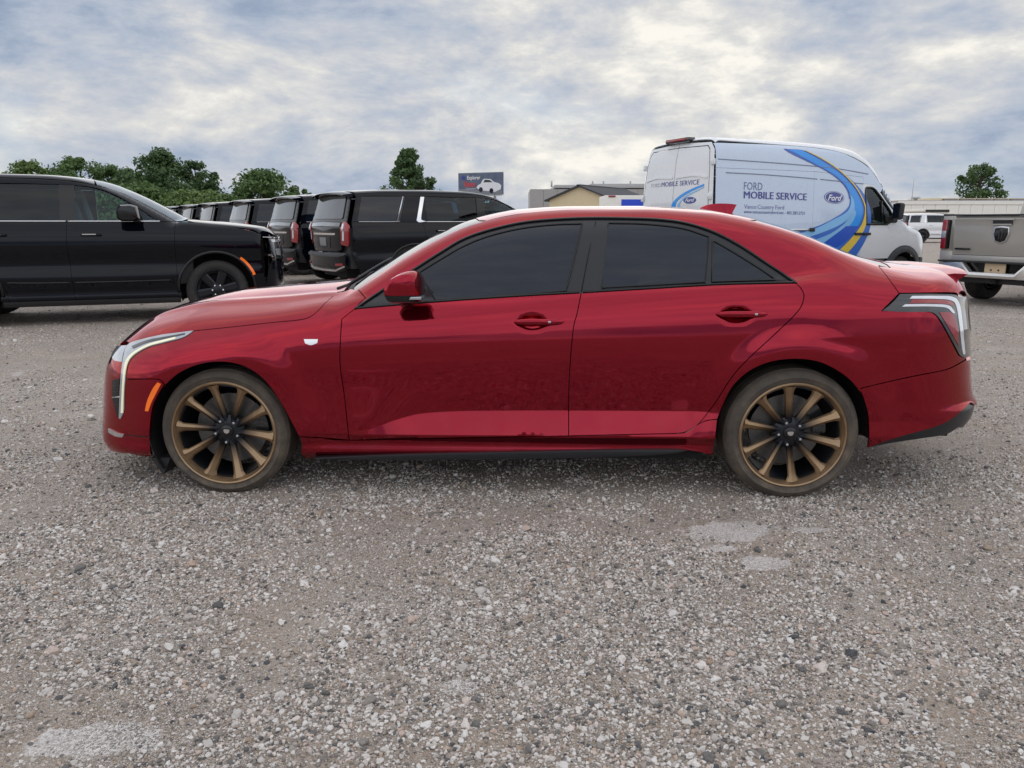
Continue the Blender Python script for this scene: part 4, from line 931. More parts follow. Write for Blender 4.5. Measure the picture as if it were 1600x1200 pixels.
    rp('reflector', [(-.66, .545), (-.88, .555), (-.88, .60), (-.66, .59)], M['tailred'], bp, symm=False, off=.012, gap=0, sp=.04)
    rp('bumper_trim', [(0, .47), (-.62, .48), (-.92, .56), (-.92, .53), (-.60, .445), (0, .44)], M['chrome'], bp, off=.012, gap=0)
    vs = []; fs = []; ny = 17
    for i in range(ny):
        y = -.80 + 1.6 * i / (ny - 1); t = abs(y) / .8; zt = 1.905 - .055 * t ** 2.5
        for dx, dz in ((0, 0), (.20, -.012), (.33, -.035), (.345, -.05), (.30, -.07), (.1, -.075)): vs.append((4.90 + dx - .04 * t * t, y, zt + dz))
    for i in range(ny - 1):
        for j in range(6): fs.append((i * 6 + j, i * 6 + (j + 1) % 6, (i + 1) * 6 + (j + 1) % 6, (i + 1) * 6 + j))
    fs += [tuple(range(6)), tuple((ny - 1) * 6 + j for j in range(6))[::-1]]
    o = mesh_obj('roof_spoiler', vs, fs, P_, roof); o.data.set_sharp_from_angle(angle=rad(35))
    # nose
    def fp(name, yz, m, par=S, symm=True, **k):
        L = ff(yz); L = np.vstack([L, L[::-1] * [1, -1, 1]]) if symm else L
        return panel(name, G, CF, L, m, par, k.pop('sp', .05), mirror=not symm, **k)
    fb = fp('front_bumper', [(0, .34), (-.60, .34), (-.90, .36), (-.975, .40), (-.985, .70), (-.95, .80), (-.60, .78), (0, .76)], P_)
    gr = fp('grille', [(0, .765), (-.58, .785), (-.62, .90), (-.60, 1.09), (0, 1.105)], M['gloss_black'])
    for z in (.82, .89, .96, 1.03): fp('grille_bar', [(0, z), (-.56, z), (-.56, z + .022), (0, z + .022)], M['plastic'], gr, off=.012, gap=0)
    fp('grille_surround', [(0, 1.06), (-.58, 1.05), (-.60, 1.09), (0, 1.105)], M['chrome'], gr, off=.014, gap=0)
    hl = fp('headlight', [(-.63, .80), (-.90, .82), (-.955, .95), (-.93, 1.10), (-.62, 1.10)], M['lampdark'], symm=False)
    fp('daytime_lamp', [(-.64, 1.045), (-.92, 1.05), (-.915, 1.085), (-.64, 1.08)], M['lens'], hl, symm=False, off=.012, gap=0, sp=.03)
    fp('lamp_lens', [(-.70, .86), (-.86, .87), (-.875, .96), (-.70, .96)], M['lens'], hl, symm=False, off=.010, gap=0, sp=.03)
    side('side_marker', joinp(arch_pts(.96, .43, .545, 128, 160, 6), arch_pts(.96, .43, .505, 160, 128, 6)), M['amber'], S, .03, off=.010, gap=0)
    fp('skid_trim', [(0, .36), (-.62, .37), (-.60, .44), (0, .45)], M['silver'], fb, off=.012, gap=0)
    # mirrors
    for sg in (1, -1):
        mo = [(1.83, 1.37), (1.86, 1.53), (1.93, 1.555), (2.06, 1.55), (2.10, 1.50), (2.105, 1.38), (2.06, 1.34), (1.90, 1.34)]
        vs = []; cx, cz = 1.97, 1.45
        secs = ((-1.02, .7), (-1.04, .92), (-1.10, 1.), (-1.20, .98), (-1.245, .82), (-1.255, .5)); n = len(mo)
        for y, s in secs: vs += [(cx + (a - cx) * s, sg * y, cz + (b - cz) * s) for a, b in mo]
        fs = [(i * n + j, i * n + (j + 1) % n, (i + 1) * n + (j + 1) % n, (i + 1) * n + j) for i in range(len(secs) - 1) for j in range(n)] + [tuple(range(n)), tuple((len(secs) - 1) * n + j for j in range(n))[::-1]]
        bm = bmesh.new(); bv = [bm.verts.new(v) for v in vs]; [bm.faces.new([bv[k] for k in f]) for f in fs]
        mr = bm_obj('door_mirror', bm, M['gloss_black'] if paint == 'black' else P_, S, True, 35)
        box('mirror_glass', (2.095, sg * -1.145, 1.45), (.02, .15, .13), M['glass'], mr, bevel=.004); tube('mirror_arm', [(1.93, sg * -1.06, 1.37), (1.87, sg * -.97, 1.335)], .03, M['gloss_black'], mr)
    for x in (.96, 4.03):
        for sg in (-1, 1):
            wheel_simple(S, (x, sg * .855, .405), .408, .285, .285, 1 if sg < 0 else -1)
            lathe('wheel_well', [(.49, sg * .96), (.495, sg * .96), (.495, sg * .62), (.02, sg * .62), (.02, sg * .625), (.49, sg * .625)], M['under'], S, 28, centre=(x, 0, .43), a0=rad(-20), a1=rad(200))
    # inside
    box('floor_pan', (2.5, 0, .40), (2.05, 1.84, .16), M['under'], S); box('floor_pan', (2.6, 0, .40), (5.0, 1.15, .14), M['under'], S); box('cabin_trim', (3.2, 0, .86), (3.9, 1.80, .74), M['seat'], S, bevel=.05); box('dashboard', (1.55, 0, 1.22), (.36, 1.6, .20), M['under'], S, bevel=.05)
    box('engine_cover', (.85, 0, .85), (1.1, 1.1, .5), M['under'], S); box('load_cover', (4.6, 0, 1.30), (.9, 1.7, .10), M['under'], S)
    seats(S, ((2.45, (-.45, .45)), (3.45, (-.5, 0, .5))), 1.1, M['seat'])
    tube('steering_wheel', [(1.95 + .06 * math.sin(t), -.45 + .19 * math.cos(t), 1.26 + .18 * math.sin(t)) for t in np.linspace(0, 6.28, 18)[:-1]], .016, M['under'], S, 6, closed=True)
    return S
M['tint'] = clear_glass('privacy glass', (.05, .08, .11))
M['rearglass'] = mat('rear window glass', (.05, .055, .06), .06, 0, 0, ior=1.75)

def cam_xy(lat, d): return (CAM_POS[0] + lat * math.cos(YAW) - d * math.sin(YAW), CAM_POS[1] + lat * math.sin(YAW) + d * math.cos(YAW))
SUV = build_suv()
def place(o, lx, ly, lat, d, head):
    """stand vehicle o (built nose at x=0) with its local point (lx, ly) at a spot, nose pointing along head"""
    a = head + math.pi; cx, cy = cam_xy(lat, d); o.rotation_euler = (0, 0, a)
    o.location = (cx - (lx * math.cos(a) - ly * math.sin(a)), cy - (lx * math.sin(a) + ly * math.cos(a)), 0)
place(SUV, .96, .95, -4.10, 10.75, rad(20) + YAW)
tag(SUV, 'black utility vehicle seen broadside at the left edge, amber marker on its front arch', 'suv', 'black utility vehicles')
row_names = ['nearest black utility vehicle of the row, bright trim slanting up its rear pillar', 'second black utility vehicle of the row, red tail lamp just left of the nearest one',
             'third black utility vehicle of the row, spoiler showing above the broadside one', 'fourth black utility vehicle of the row, only its roof and rear window showing', 'fifth black utility vehicle of the row, a small roof beyond the fourth', 'farthest black utility vehicle of the row, at its left end below the trees']
HD = rad(34) + YAW
for i, k in enumerate((0, 1, 2.3, 3.6, 4.6, 5.6)):
    o = copy_tree(SUV); lat, d = -2.93 - 1.54 * k, 14.0 + 2.28 * k
    o.scale = (1.14, 1, 1); place(o, 5.2 * 1.14, 1.0, lat, d, HD)
    tag(o, row_names[i], 'suv', 'black utility vehicles')
def recolour(o, old, new):
    for c in [o] + list(o.children_recursive):
        for s in c.material_slots:
            if s.material == old: s.link = 'OBJECT'; s.material = new
W2 = copy_tree(SUV); W2.name = 'white_suv'; recolour(W2, M['black'], M['white_paint'])
cx, cy = cam_xy(30.5, 54.); W2.location = (cx + .96, cy, 0); W2.rotation_euler = (0, 0, math.pi + rad(8)); tag(W2, 'white utility vehicle parked far off between the van nose and the pickup', 'suv')

# ------------------------------------------------------------------ white service van
VAN_D = dict(xs=[0, .6, 1.3, 2.2, 3.5, 5.8], W=1.0,
    rows=[(.28, .90), (.36, [.93, .96, .975, .98, .98, .98]), (.66, [.95, .985, .995, 1.0, 1.0, 1.0]), (.90, [.93, .985, 1.00, 1.005, 1.008, 1.008]), (1.15, [.88, .965, .995, 1.005, 1.010, 1.010]), (1.38, [.80, .93, .968, .990, 1.002, 1.004]), (1.80, [.70, .84, .90, .945, .985, .990]), (2.25, [.6, .75, .83, .90, .955, .965]), (2.50, [.55, .70, .78, .86, .925, .935]), (2.70, [.50, .62, .72, .80, .86, .87])],
    ztop=([-.1, .08, .3, .6, .80, .90, 1.25, 1.62, 1.85, 2.1, 2.5, 3.0, 4.0, 5.6, 5.8], [.92, 1.09, 1.20, 1.28, 1.32, 1.37, 1.73, 2.12, 2.38, 2.55, 2.67, 2.715, 2.735, 2.735, 2.72]),
    xf=([.2, .4, .7, 1.0, 1.2], [.10, .03, 0, .04, .14]), xr=([.3, .45, .6, 1.5, 2.3, 2.75], [5.74, 5.80, 5.78, 5.77, 5.73, 5.64]), zr=None,
    flare=((.98, .37, .42, .02), (4.66, .37, .42, .02)), crown=.07, rt=.12, re=.22, rr=.10, pf=(.20, .18), pr=(.025, .02))
def flatmat(n, c, r=.3): return mat(n, c, r, coat=.4, nscale=3, cvar=.03)
for k_, c_ in (('navy', (.035, .055, .24)), ('azure', (.015, .30, .86)), ('sky_blue', (.24, .52, .86)), ('royal', (.012, .085, .52)), ('yellow', (.78, .56, .08)), ('grey_ink', (.30, .36, .50)), ('white_ink', (.80, .82, .85))): M[k_] = flatmat('decal ' + k_, c_)

def text_mesh(txt, bold=0., shear=0.):
    cu = bpy.data.curves.new('lettering', 'FONT'); cu.body = txt; cu.size = 1.; cu.offset = bold; cu.shear = shear; cu.resolution_u = 2
    o = bpy.data.objects.new('lettering', cu); COL.objects.link(o); bpy.context.view_layer.update()
    me = bpy.data.meshes.new_from_object(o.evaluated_get(bpy.context.evaluated_depsgraph_get()))
    V = np.array([v.co[:2] for v in me.vertices]); F = [tuple(p.vertices) for p in me.polygons]
    bpy.data.objects.remove(o); bpy.data.curves.remove(cu); bpy.data.meshes.remove(me); return V, F

def build_van():
    S = empty('service_van'); G = make_box_G(VAN_D); SM, sl, side = panels_for(G, S); W = M['van_white']
    place(S, 5.75, 1.0, 3.26, 12.9, rad(26) + YAW)
    bpy.context.view_layer.update(); MW = np.array(S.matrix_world); MI = np.linalg.inv(MW)
    def loc(px, y=.985):            # photo point -> (x, z) on the flank facing the camera
        d = cam_ray(px); o = MI[:3, :3] @ CAM_POS + MI[:3, 3]; d = d @ MI[:3, :3].T
        t = (y - o[1]) / d[:, 1]; P = o + d * t[:, None]; return P[:, [0, 2]]
    def locr(px, x=5.74):           # -> (y, z) on the rear doors
        d = cam_ray(px); o = MI[:3, :3] @ CAM_POS + MI[:3, 3]; d = d @ MI[:3, :3].T
        t = (x - o[0]) / d[:, 0]; P = o + d * t[:, None]; return P[:, [1, 2]]
    af = arch_pts(.98, .37, .40, -8, 188); ar = arch_pts(4.66, .37, .40, -8, 188)
    WIN_IN = [tuple(v) for v in joinp([(1.50, 1.30), (1.31, 1.385)], [(1.31, 1.385), (1.47, 1.595), (1.72, 1.825), (1.89, 1.945), (2.06, 1.955)], [(2.06, 1.955), (2.105, 1.88), (2.085, 1.295)], [(2.085, 1.295), (1.56, 1.293), (1.502, 1.298)])]
    side('front_fender', joinp([(.16, .66), (.50, .66)], [p for p in af[::-1] if p[1] > .66][0:], [(1.26, .66), (1.30, .66)], [(1.30, .66), (1.34, 1.0), (1.10, 1.36)], [(1.10, 1.36), (.80, 1.24), (.45, 1.12), (.22, .98)], [(.22, .98), (.16, .66)]), W)
    cd_ = side('cab_door', joinp([(1.30, .66), (2.18, .66)], [(2.18, .66), (2.18, 2.02)], [(2.18, 2.02), (1.90, 2.00), (1.70, 1.88), (1.45, 1.65), (1.10, 1.36)], [(1.10, 1.36), (1.34, 1.0)], [(1.34, 1.0), (1.50, 1.30)], WIN_IN, [(1.502, 1.298), (1.341, .996)], [(1.341, .996), (1.30, .66)]), W, gap=0)
    sd_ = side('sliding_door', joinp([(2.18, .66), (3.46, .66)], [(3.46, .66), (3.46, 2.20)], [(3.46, 2.20), (2.18, 2.14)], [(2.18, 2.14), (2.18, .66)]), M['wrap'])  # flank panels: van white with blue sky light painted into the colour
    sp_ = side('cargo_side', joinp([(3.46, .66), (4.30, .66)], [p for p in ar[::-1] if p[1] > .66], [(5.0, .66), (5.66, .66)], [(5.66, .66), (5.66, 2.20)], [(5.66, 2.20), (3.46, 2.20)], [(3.46, 2.20), (3.46, .66)]), M['wrap'])  # 'wrap' is the van white with blue sky light in its colour
    up = side('roof_side', joinp([(2.18, 2.14), (3.46, 2.20)], [(3.46, 2.20), (5.66, 2.20)], [(5.66, 2.20), (5.64, 2.60)], [(5.64, 2.60), (4.0, 2.62), (3.0, 2.58), (2.5, 2.49), (2.05, 2.33), (1.80, 2.14), (1.62, 1.95)], [(1.62, 1.95), (1.70, 1.88), (1.90, 2.00), (2.18, 2.02)], [(2.18, 2.02), (2.18, 2.14)]), M['wrap'])  # 'wrap' here too: van white with sky light in its colour
    def strip(nm, pts, r, m, par, off=0.):
        for sg in (1, -1): tube(nm, (sl(catmull(pts)) + [0, -off, 0]) * [1, sg, 1], r, m, par if sg > 0 else MIRROR.get(par.name, par), 6)
    # pressed ribs, door track, cladding
    rib = lambda *q: [tuple(v) for v in loc(list(q))]
    strip('side_rib', rib((1363, 271.5), (1310, 263), (1240, 256.5), (1180, 252), (1124, 248.2)), .009, M['rib'], up); strip('side_rib', rib((1278, 279.7), (1240, 276.3), (1190, 272.5), (1135, 269.6)), .009, M['rib'], sp_); strip('side_rib', rib((1353, 287), (1313, 283), (1283, 280)), .009, M['rib'], sd_)
    strip('door_track', [(3.50, 1.20), (4.4, 1.20), (5.15, 1.20)], .022, M['silver'], sp_, .01)
    for x in (3.47, 5.17):
        y = sl([(x, 1.20)])[0, 1]
        for sg in (1, -1): box('track_end', (x, sg * (y - .012), 1.20), (.10, .05, .065), M['plastic'], sp_ if sg > 0 else MIRROR[sp_.name], bevel=.01)
    for a, b, nm in ((.14, .46, 'sill_cladding'), (1.52, 4.14, 'sill_cladding'), (5.18, 5.70, 'sill_cladding')):
        side(nm, [(a, .40), (b, .40), (b, .652), (a, .652)], M['clad'], S, .08, off=.008)
    for c in (.98, 4.66):
        side('arch_cladding', joinp(arch_pts(c, .37, .53, 0, 180), arch_pts(c, .37, .40, 180, 0)), M['clad'], S, .05, off=.016)
    win = joinp([(1.36, 1.40), (1.55, 1.33), (2.06, 1.33)], [(2.06, 1.33), (2.08, 1.86), (2.04, 1.93)], [(2.04, 1.93), (1.90, 1.915), (1.74, 1.80), (1.50, 1.575), (1.36, 1.40)])
    for sg in (1, -1): tube('window_frame', sl(WIN_IN[1:-1]) * [1, sg, 1], .022, M['gloss_black'], cd_ if sg > 0 else MIRROR[cd_.name], 6, True)
    side('side_window', WIN_IN[1:-1], M['van_glass'], cd_, .05, off=-.010, gap=0, flange=.004)
    strip('window_divider', [(1.66, 1.33), (1.66, 1.72)], .014, M['gloss_black'], cd_, .01)
    for x, par in ((2.08, cd_), (2.30, sd_)):
        y = sl([(x, 1.10)])[0, 1]
        for sg in (1, -1): box('door_handle', (x, sg * (y - .02), 1.12), (.19, .04, .045), M['plastic'], par if sg > 0 else MIRROR[par.name], bevel=.012)
    TP = Map('top')
    nose = solve_x(G, np.array([-.45, -.2, 0.]), 1.02, -1, 1.0)
    h = np.vstack([solve_z(G, [.80, .84, .92], [0, -.5, -.80]), sl([(1.10, 1.362), (.80, 1.242), (.45, 1.122), (.24, 1.0)]), nose])
    panel('hood', G, TP, np.vstack([h, h[::-1][1:-1] * [1, -1, 1]]), W, S, .06, mirror=False)
    wl = sl([(1.12, 1.372), (1.45, 1.652), (1.62, 1.80)]); wt = solve_z(G, [1.68, 1.60], [-.4, 0])
    w = np.vstack([solve_z(G, [.81, .85, .93], [0, -.5, -.80]), wl, wt]); panel('windscreen', G, TP, np.vstack([w, w[::-1][1:-1] * [1, -1, 1]]), M['van_glass'], S, .07, mirror=False, gap=.004)
    rl = sl([(1.63, 1.955), (1.80, 2.142), (2.05, 2.333), (2.5, 2.493), (3.0, 2.583), (4.0, 2.623), (5.62, 2.603)]); re = solve_z(G, [5.64, 5.66], [-.4, 0])
    r = np.vstack([wt[::-1], rl, re]); roof = panel('roof', G, TP, np.vstack([r, r[::-1][1:-1] * [1, -1, 1]]), W, S, .08, mirror=False)
    CR = Map('cyl', axis=(4.6, 0), R=1.)
    def rr(yz): yz = np.asarray(yz, float); return solve_x(G, yz[:, 0], yz[:, 1], 1, 4.7)
    doors = {}
    for sg in (-1, 1):
        L = rr([(sg * .004, .62), (sg * .88, .62), (sg * .905, 1.4), (sg * .86, 2.2), (sg * .80, 2.50), (sg * .74, 2.56), (sg * .004, 2.58)])
        doors[sg] = panel('rear_door', G, CR, L, W, S, .06, mirror=False)
        L = rr([(sg * .89, .62), (sg * .99, .62), (sg * .985, 1.4), (sg * .94, 2.2), (sg * .90, 2.50), (sg * .80, 2.62), (sg * .004, 2.66), (sg * .004, 2.59), (sg * .75, 2.57), (sg * .81, 2.51), (sg * .87, 2.2), (sg * .915, 1.4)])
        panel('rear_frame', G, CR, L, W, S, .06, mirror=False)
        L = rr([(sg * .905, .85), (sg * .985, .85), (sg * .975, 1.45), (sg * .895, 1.45)]); panel('taillight', G, CR, L, M['tailred'], S, .05, mirror=False, off=.012, gap=0)
        for z in (1.0, 1.75, 2.3):
            q = rr([(sg * .90, z)])[0]; box('door_hinge', (q[0] + .005, q[1] + sg * .03, z), (.05, .07, .10), W, doors[sg], bevel=.01)
        L = rr(joinp([(sg * .05, 2.10), (sg * .50, 2.12), (sg * .84, 2.07)], [(sg * .84, 2.07), (sg * .84, 2.04)], [(sg * .84, 2.04), (sg * .50, 2.085), (sg * .05, 2.065)])); panel('door_rib', G, CR, L, W, doors[sg], .05, mirror=False, off=.014, gap=0)
        L = rr([(sg * .08, 1.32), (sg * .46, 1.32), (sg * .46, 1.30), (sg * .08, 1.30)]); panel('door_rib', G, CR, L, M['rib'], doors[sg], .05, mirror=False, off=.008, gap=0)
    box('rear_bumper', (5.78, 0, .52), (.16, 1.9, .18), M['clad'], S, bevel=.04); box('number_plate', (5.80, -.45, .95), (.02, .32, .16), M['silver'], S)
    # high brake lamp on the roof edge
    b_ = box('brake_lamp', (5.66, 0, 2.705), (.16, .64, .085), M['lampdark'], S, bevel=.035); box('lamp_lens', (5.735, .0, 2.71), (.03, .50, .045), M['tailred'], b_, bevel=.01)
    # mirrors
    for sg in (1, -1):
        m_ = box('door_mirror', (1.44, sg * 1.15, 1.53), (.13, .17, .31), M['plastic'], S, rot=Euler((0, rad(-6), 0)), bevel=.05); box('mirror_glass', (1.512, sg * 1.15, 1.54), (.012, .13, .25), M['glass'], m_); tube('mirror_arm', [(1.42, sg * 1.08, 1.45), (1.40, sg * .93, 1.38)], .045, M['plastic'], m_)
        ca = box('mirror_arm', (1.40, sg * .96, 1.38), (.30, .10, .12), M['plastic'], m_, bevel=.03)
    for x in (.98, 4.66):
        for sg in (-1, 1):
            wheel_simple(S, (x, sg * .85, .345), .348, .235, .215, 1 if sg < 0 else -1, 8, 'silver'); lathe('wheel_well', [(.42, sg * .95), (.425, sg * .95), (.425, sg * .55), (.02, sg * .55), (.02, sg * .555), (.42, sg * .555)], M['under'], S, 24, centre=(x, 0, .37), a0=rad(-15), a1=rad(195))
    # nose parts
    CF = Map('cyl', axis=(1.2, 0), R=1.); CF.sgn = -1
    def ff(yz): yz = np.asarray(yz, float); return solve_x(G, yz[:, 0], yz[:, 1], -1, 1.1)
    L = ff([(0, .40), (-.6, .40), (-.88, .44), (-.91, .64), (-.6, .66), (0, .66)]); panel('front_bumper', G, CF, np.vstack([L, L[::-1] * [1, -1, 1]]), M['clad'], S, .06, mirror=False, off=.01)
    L = ff([(0, .67), (-.6, .67), (-.62, 1.0), (0, 1.02)]); panel('grille', G, CF, np.vstack([L, L[::-1] * [1, -1, 1]]), M['gloss_black'], S, .06, mirror=False)
    panel('headlight', G, CF, ff([(-.63, .70), (-.84, .72), (-.84, 1.02), (-.72, 1.06), (-.63, 1.0)]), M['lens'], S, .05, off=.006)
    box('floor_pan', (2.9, 0, .45), (5.2, 1.2, .12), M['under'], S); box('cargo_wall', (2.25, 0, 1.4), (.05, 1.7, 1.5), M['seat'], S); box('cabin_trim', (1.7, 0, .85), (1.0, 1.75, .6), M['seat'], S); seats(S, ((1.55, (-.5, .5)),), 1.0, M['seat_tan'])
    box('dashboard', (1.05, 0, 1.22), (.4, 1.6, .22), M['under'], S, bevel=.05)
    # --- printed livery on the flank towards the camera (all measured on the flank)
    def dec(nm, pts, m, off, n=5, par=None):
        L = loc(joinp(*pts, n=n) if isinstance(pts[0], list) else np.array(pts, float)); L = SM.solve(G, L)
        return panel(nm, G, SM, L, m, S if par is None else par, .08, mirror='only', off=off, gap=0, flange=.0)
    k = lambda *q: [(1220 + a / 6, 220 + b / 6) for a, b in q]
    outer = k((60, 72), (250, 88), (400, 165), (560, 265), (700, 380), (800, 500), (842, 620), (848, 720), (825, 830), (775, 950), (700, 1075), (640, 1180))
    inner = k((20, 1180), (20, 1000), (60, 905), (120, 862), (240, 830), (360, 790), (480, 732), (580, 672), (640, 610), (655, 540), (640, 470), (590, 395), (480, 302), (320, 215), (130, 120), (60, 72))
    sw = dec('swoosh_decal', [outer, [outer[-1], inner[0]], inner], M['navy2'], .003)
    dec('swoosh_band', [k((100, 80), (225, 90), (360, 165), (500, 255), (620, 350), (705, 450), (755, 560), (770, 650), (745, 740), (690, 830), (600, 940), (480, 1040)), k((480, 1040), (330, 960)), k((330, 960), (480, 880), (590, 790), (660, 700), (690, 600), (670, 510), (620, 430), (540, 350), (400, 255), (250, 165), (100, 80))], M['azure'], .005)
    dec('swoosh_band', [k((140, 875), (330, 815), (470, 745), (580, 690), (640, 640), (665, 560), (655, 490)), k((655, 490), (690, 560), (690, 640), (640, 720), (540, 790), (400, 850), (240, 905)), k((240, 905), (140, 875))], M['sky_blue'], .007)
    dec('swoosh_band', [k((290, 935), (450, 870), (570, 790), (640, 710), (680, 620)), k((680, 620), (700, 690), (640, 790), (520, 880), (380, 960)), k((380, 960), (290, 935))], M['sky_blue2'], .009)
    dec('swoosh_band', [k((390, 955), (520, 860), (600, 800)), k((600, 800), (720, 800)), k((720, 800), (650, 890), (560, 970), (500, 1010)), k((500, 1010), (390, 955))], M['royal'], .011)
    dec('swoosh_band', [k((245, 88), (400, 170), (540, 262), (660, 372), (740, 480), (785, 590), (788, 660), (765, 745), (730, 810), (640, 920), (500, 1060)), k((500, 1060), (570, 1095)), k((570, 1095), (690, 960), (770, 830), (800, 740), (805, 650), (795, 580), (748, 470), (668, 362), (548, 255), (410, 165), (262, 88)), k((262, 88), (245, 88))], M['yellow'], .013)
    dec('swoosh_line', [k((55, 74), (130, 125), (320, 220), (480, 307), (590, 400), (638, 475), (650, 545)), k((650, 545), (660, 545)), k((660, 545), (648, 470), (600, 392), (490, 300), (330, 213), (140, 118), (75, 72))], M['royal'], .009)
    ov = [(1304 + 16.2 * math.cos(t), 308.6 + 1.0 * math.cos(t) * .0 + 9.8 * math.sin(t) + 16.2 * math.cos(t) * .04) for t in np.linspace(0, 2 * math.pi, 33)[:-1]]
    scl = lambda P, s: [(1304 + (a - 1304) * s, 308.6 + (b - 308.6) * s) for a, b in P]
    em = dec('oval_emblem', ov, M['oval'], .003); dec('emblem_ring', scl(ov, .93), M['white_ink'], .0045, par=em); dec('emblem_field', scl(ov, .87), M['oval'], .006, par=em)
    def letter(nm, txt, p0, p1, cap, m, off=.004, bold=0., shear=0., par=None, dbl=0.):
        V, F = text_mesh(txt, bold, shear); a, b = loc([p0, p1]); h0 = loc([(p0[0], p0[1] - cap)])[0, 1] - a[1]
        w = V[:, 0].max() - V[:, 0].min(); hh = .69
        t = (V[:, 0] - V[:, 0].min()) / w
        xz = np.stack([a[0] + (b[0] - a[0]) * t, a[1] + (b[1] - a[1]) * t + V[:, 1] / hh * h0], 1)
        P0 = SM.solve(G, xz); N0 = gradn(G, P0); n_ = len(P0); P = (P0 + N0 * off) * [1, -1, 1]
        if dbl:      # heavier strokes
            P2 = (P0 + N0 * (off + .0015) + [dbl * h0, 0, 0]) * [1, -1, 1]; P = np.vstack([P, P2]); F = F + [tuple(i + n_ for i in f) for f in F]
        o = mesh_obj(nm, P, F, m, S if par is None else par, False); return o
    letter('lettering', 'FORD', (1162, 296.5), (1191, 297.3), 12.2, M['ink_grey'])
    letter('lettering', 'MOBILE SERVICE', (1162, 309.8), (1260, 313), 11.2, M['ink_blue'], dbl=.09)
    for w_, x0, x1 in (('Vance', 1161.5, 1180.5), ('Country', 1182.5, 1208), ('Ford', 1210.5, 1224)): letter('lettering', w_, (x0, 325.8 + (x0 - 1161.5) * .027), (x1, 325.8 + (x1 - 1161.5) * .027), 6.6, M['ink_grey'])
    letter('lettering', 'www.vancecountryford.net - 405.283.2721', (1161, 333), (1256, 335.5), 4.9, M['ink_blue'], bold=.004)
    letter('emblem_script', 'Ford', (1293, 313.0), (1315.5, 313.9), 9.0, M['white_ink'], off=.009, bold=.02, shear=.35, par=em)
    # rear doors
    def letr(nm, txt, p0, p1, cap, m, bold=0., shear=0., off=.006, par=None):
        V, F = text_mesh(txt, bold, shear); a, b = locr([p0, p1]); h0 = locr([(p0[0], p0[1] - cap)])[0, 1] - a[1]; w = V[:, 0].max() - V[:, 0].min(); t = (V[:, 0] - V[:, 0].min()) / w
        y = a[0] + (b[0] - a[0]) * t; z = a[1] + (b[1] - a[1]) * t + V[:, 1] / .69 * h0
        P = solve_x(G, y, z, 1, 4.7); P = P + gradn(G, P) * off; return mesh_obj(nm, P, F, m, S if par is None else par, False)
    letr('lettering', 'FORD', (1017.5, 293.5), (1033, 292.3), 6.2, M['ink_pale'], bold=-.005); letr('lettering', 'MOBILE SERVICE', (1034.5, 292.2), (1092.5, 288.0), 7.2, M['ink_blue'])
    k2 = lambda *q: [(1000 + a / 6.667, 210 + b / 6.667) for a, b in q]
    def decr(nm, pts, m, off, par=None):
        P = locr(joinp(*pts)); L = solve_x(G, P[:, 0], P[:, 1], 1, 4.7); return panel(nm, G, CR, L, m, S if par is None else par, .06, mirror=False, off=off, gap=0, flange=0)
    s2 = decr('rear_swoosh', [k2((665, 515), (560, 560), (450, 620), (370, 690), (340, 750), (335, 830)), k2((335, 830), (400, 830)), k2((400, 830), (385, 760), (400, 700), (470, 640), (570, 580), (668, 535)), k2((668, 535), (665, 515))], M['azure'], .005)
    decr('rear_swoosh', [k2((668, 545), (570, 592), (480, 645), (425, 700), (405, 750), (440, 830)), k2((440, 830), (470, 830)), k2((470, 830), (430, 745), (440, 705), (490, 655), (580, 603), (668, 555)), k2((668, 555), (668, 545))], M['sky_blue'], .005, s2)
    o1 = [(1079.3 + 9.6 * math.cos(t), 313 + 5.2 * math.sin(t) - .06 * 9.6 * math.cos(t)) for t in np.linspace(0, 2 * math.pi, 25)]
    e2 = decr('oval_emblem', [o1], M['oval'], .005); letr('emblem_script', 'Ford', (1072.5, 315.6), (1086.5, 314.8), 5.0, M['white_ink'], .02, .35, .009, e2)
    return S
M['van_white'] = add_dust(mat('white van paint', (.74, .76, .79), .28, 0, 1., .03, nscale=3, cvar=.02), z0=.3, z1=.9, amt=.10)
M['wrap'] = add_dust(mat('van white tinted by sky light', (.56, .66, .82), .28, 0, 1., .03, nscale=3, cvar=.02), z0=.3, z1=.9, amt=.10)  # flank copy of the van white, blue sky light put into its colour
M['rib'] = mat('dark blue-grey rib', (.22, .26, .34), .5); M['clad'] = mat('grey cladding', (.045, .050, .056), .55, bump=.1, bscale=300)  # ribs in one even blue-grey, darker than the flank
M['van_glass'] = clear_glass('van cab glass', (.42, .56, .55)); M['seat_tan'] = mat('tan seat cover', (.45, .30, .14), .8)
M['navy2'] = flatmat('decal mid blue', (.045, .16, .58)); M['sky_blue2'] = flatmat('decal pale blue', (.22, .48, .80)); M['oval'] = flatmat('decal oval blue', (.035, .055, .30))
M['ink_grey'] = flatmat('print slate', (.13, .16, .34)); M['ink_blue'] = flatmat('print blue', (.035, .045, .27)); M['ink_pale'] = flatmat('print pale grey', (.45, .46, .49))
VAN = build_van(); tag(VAN, 'white high-roof service van with blue swoosh and lettering parked behind the sedan', 'van')

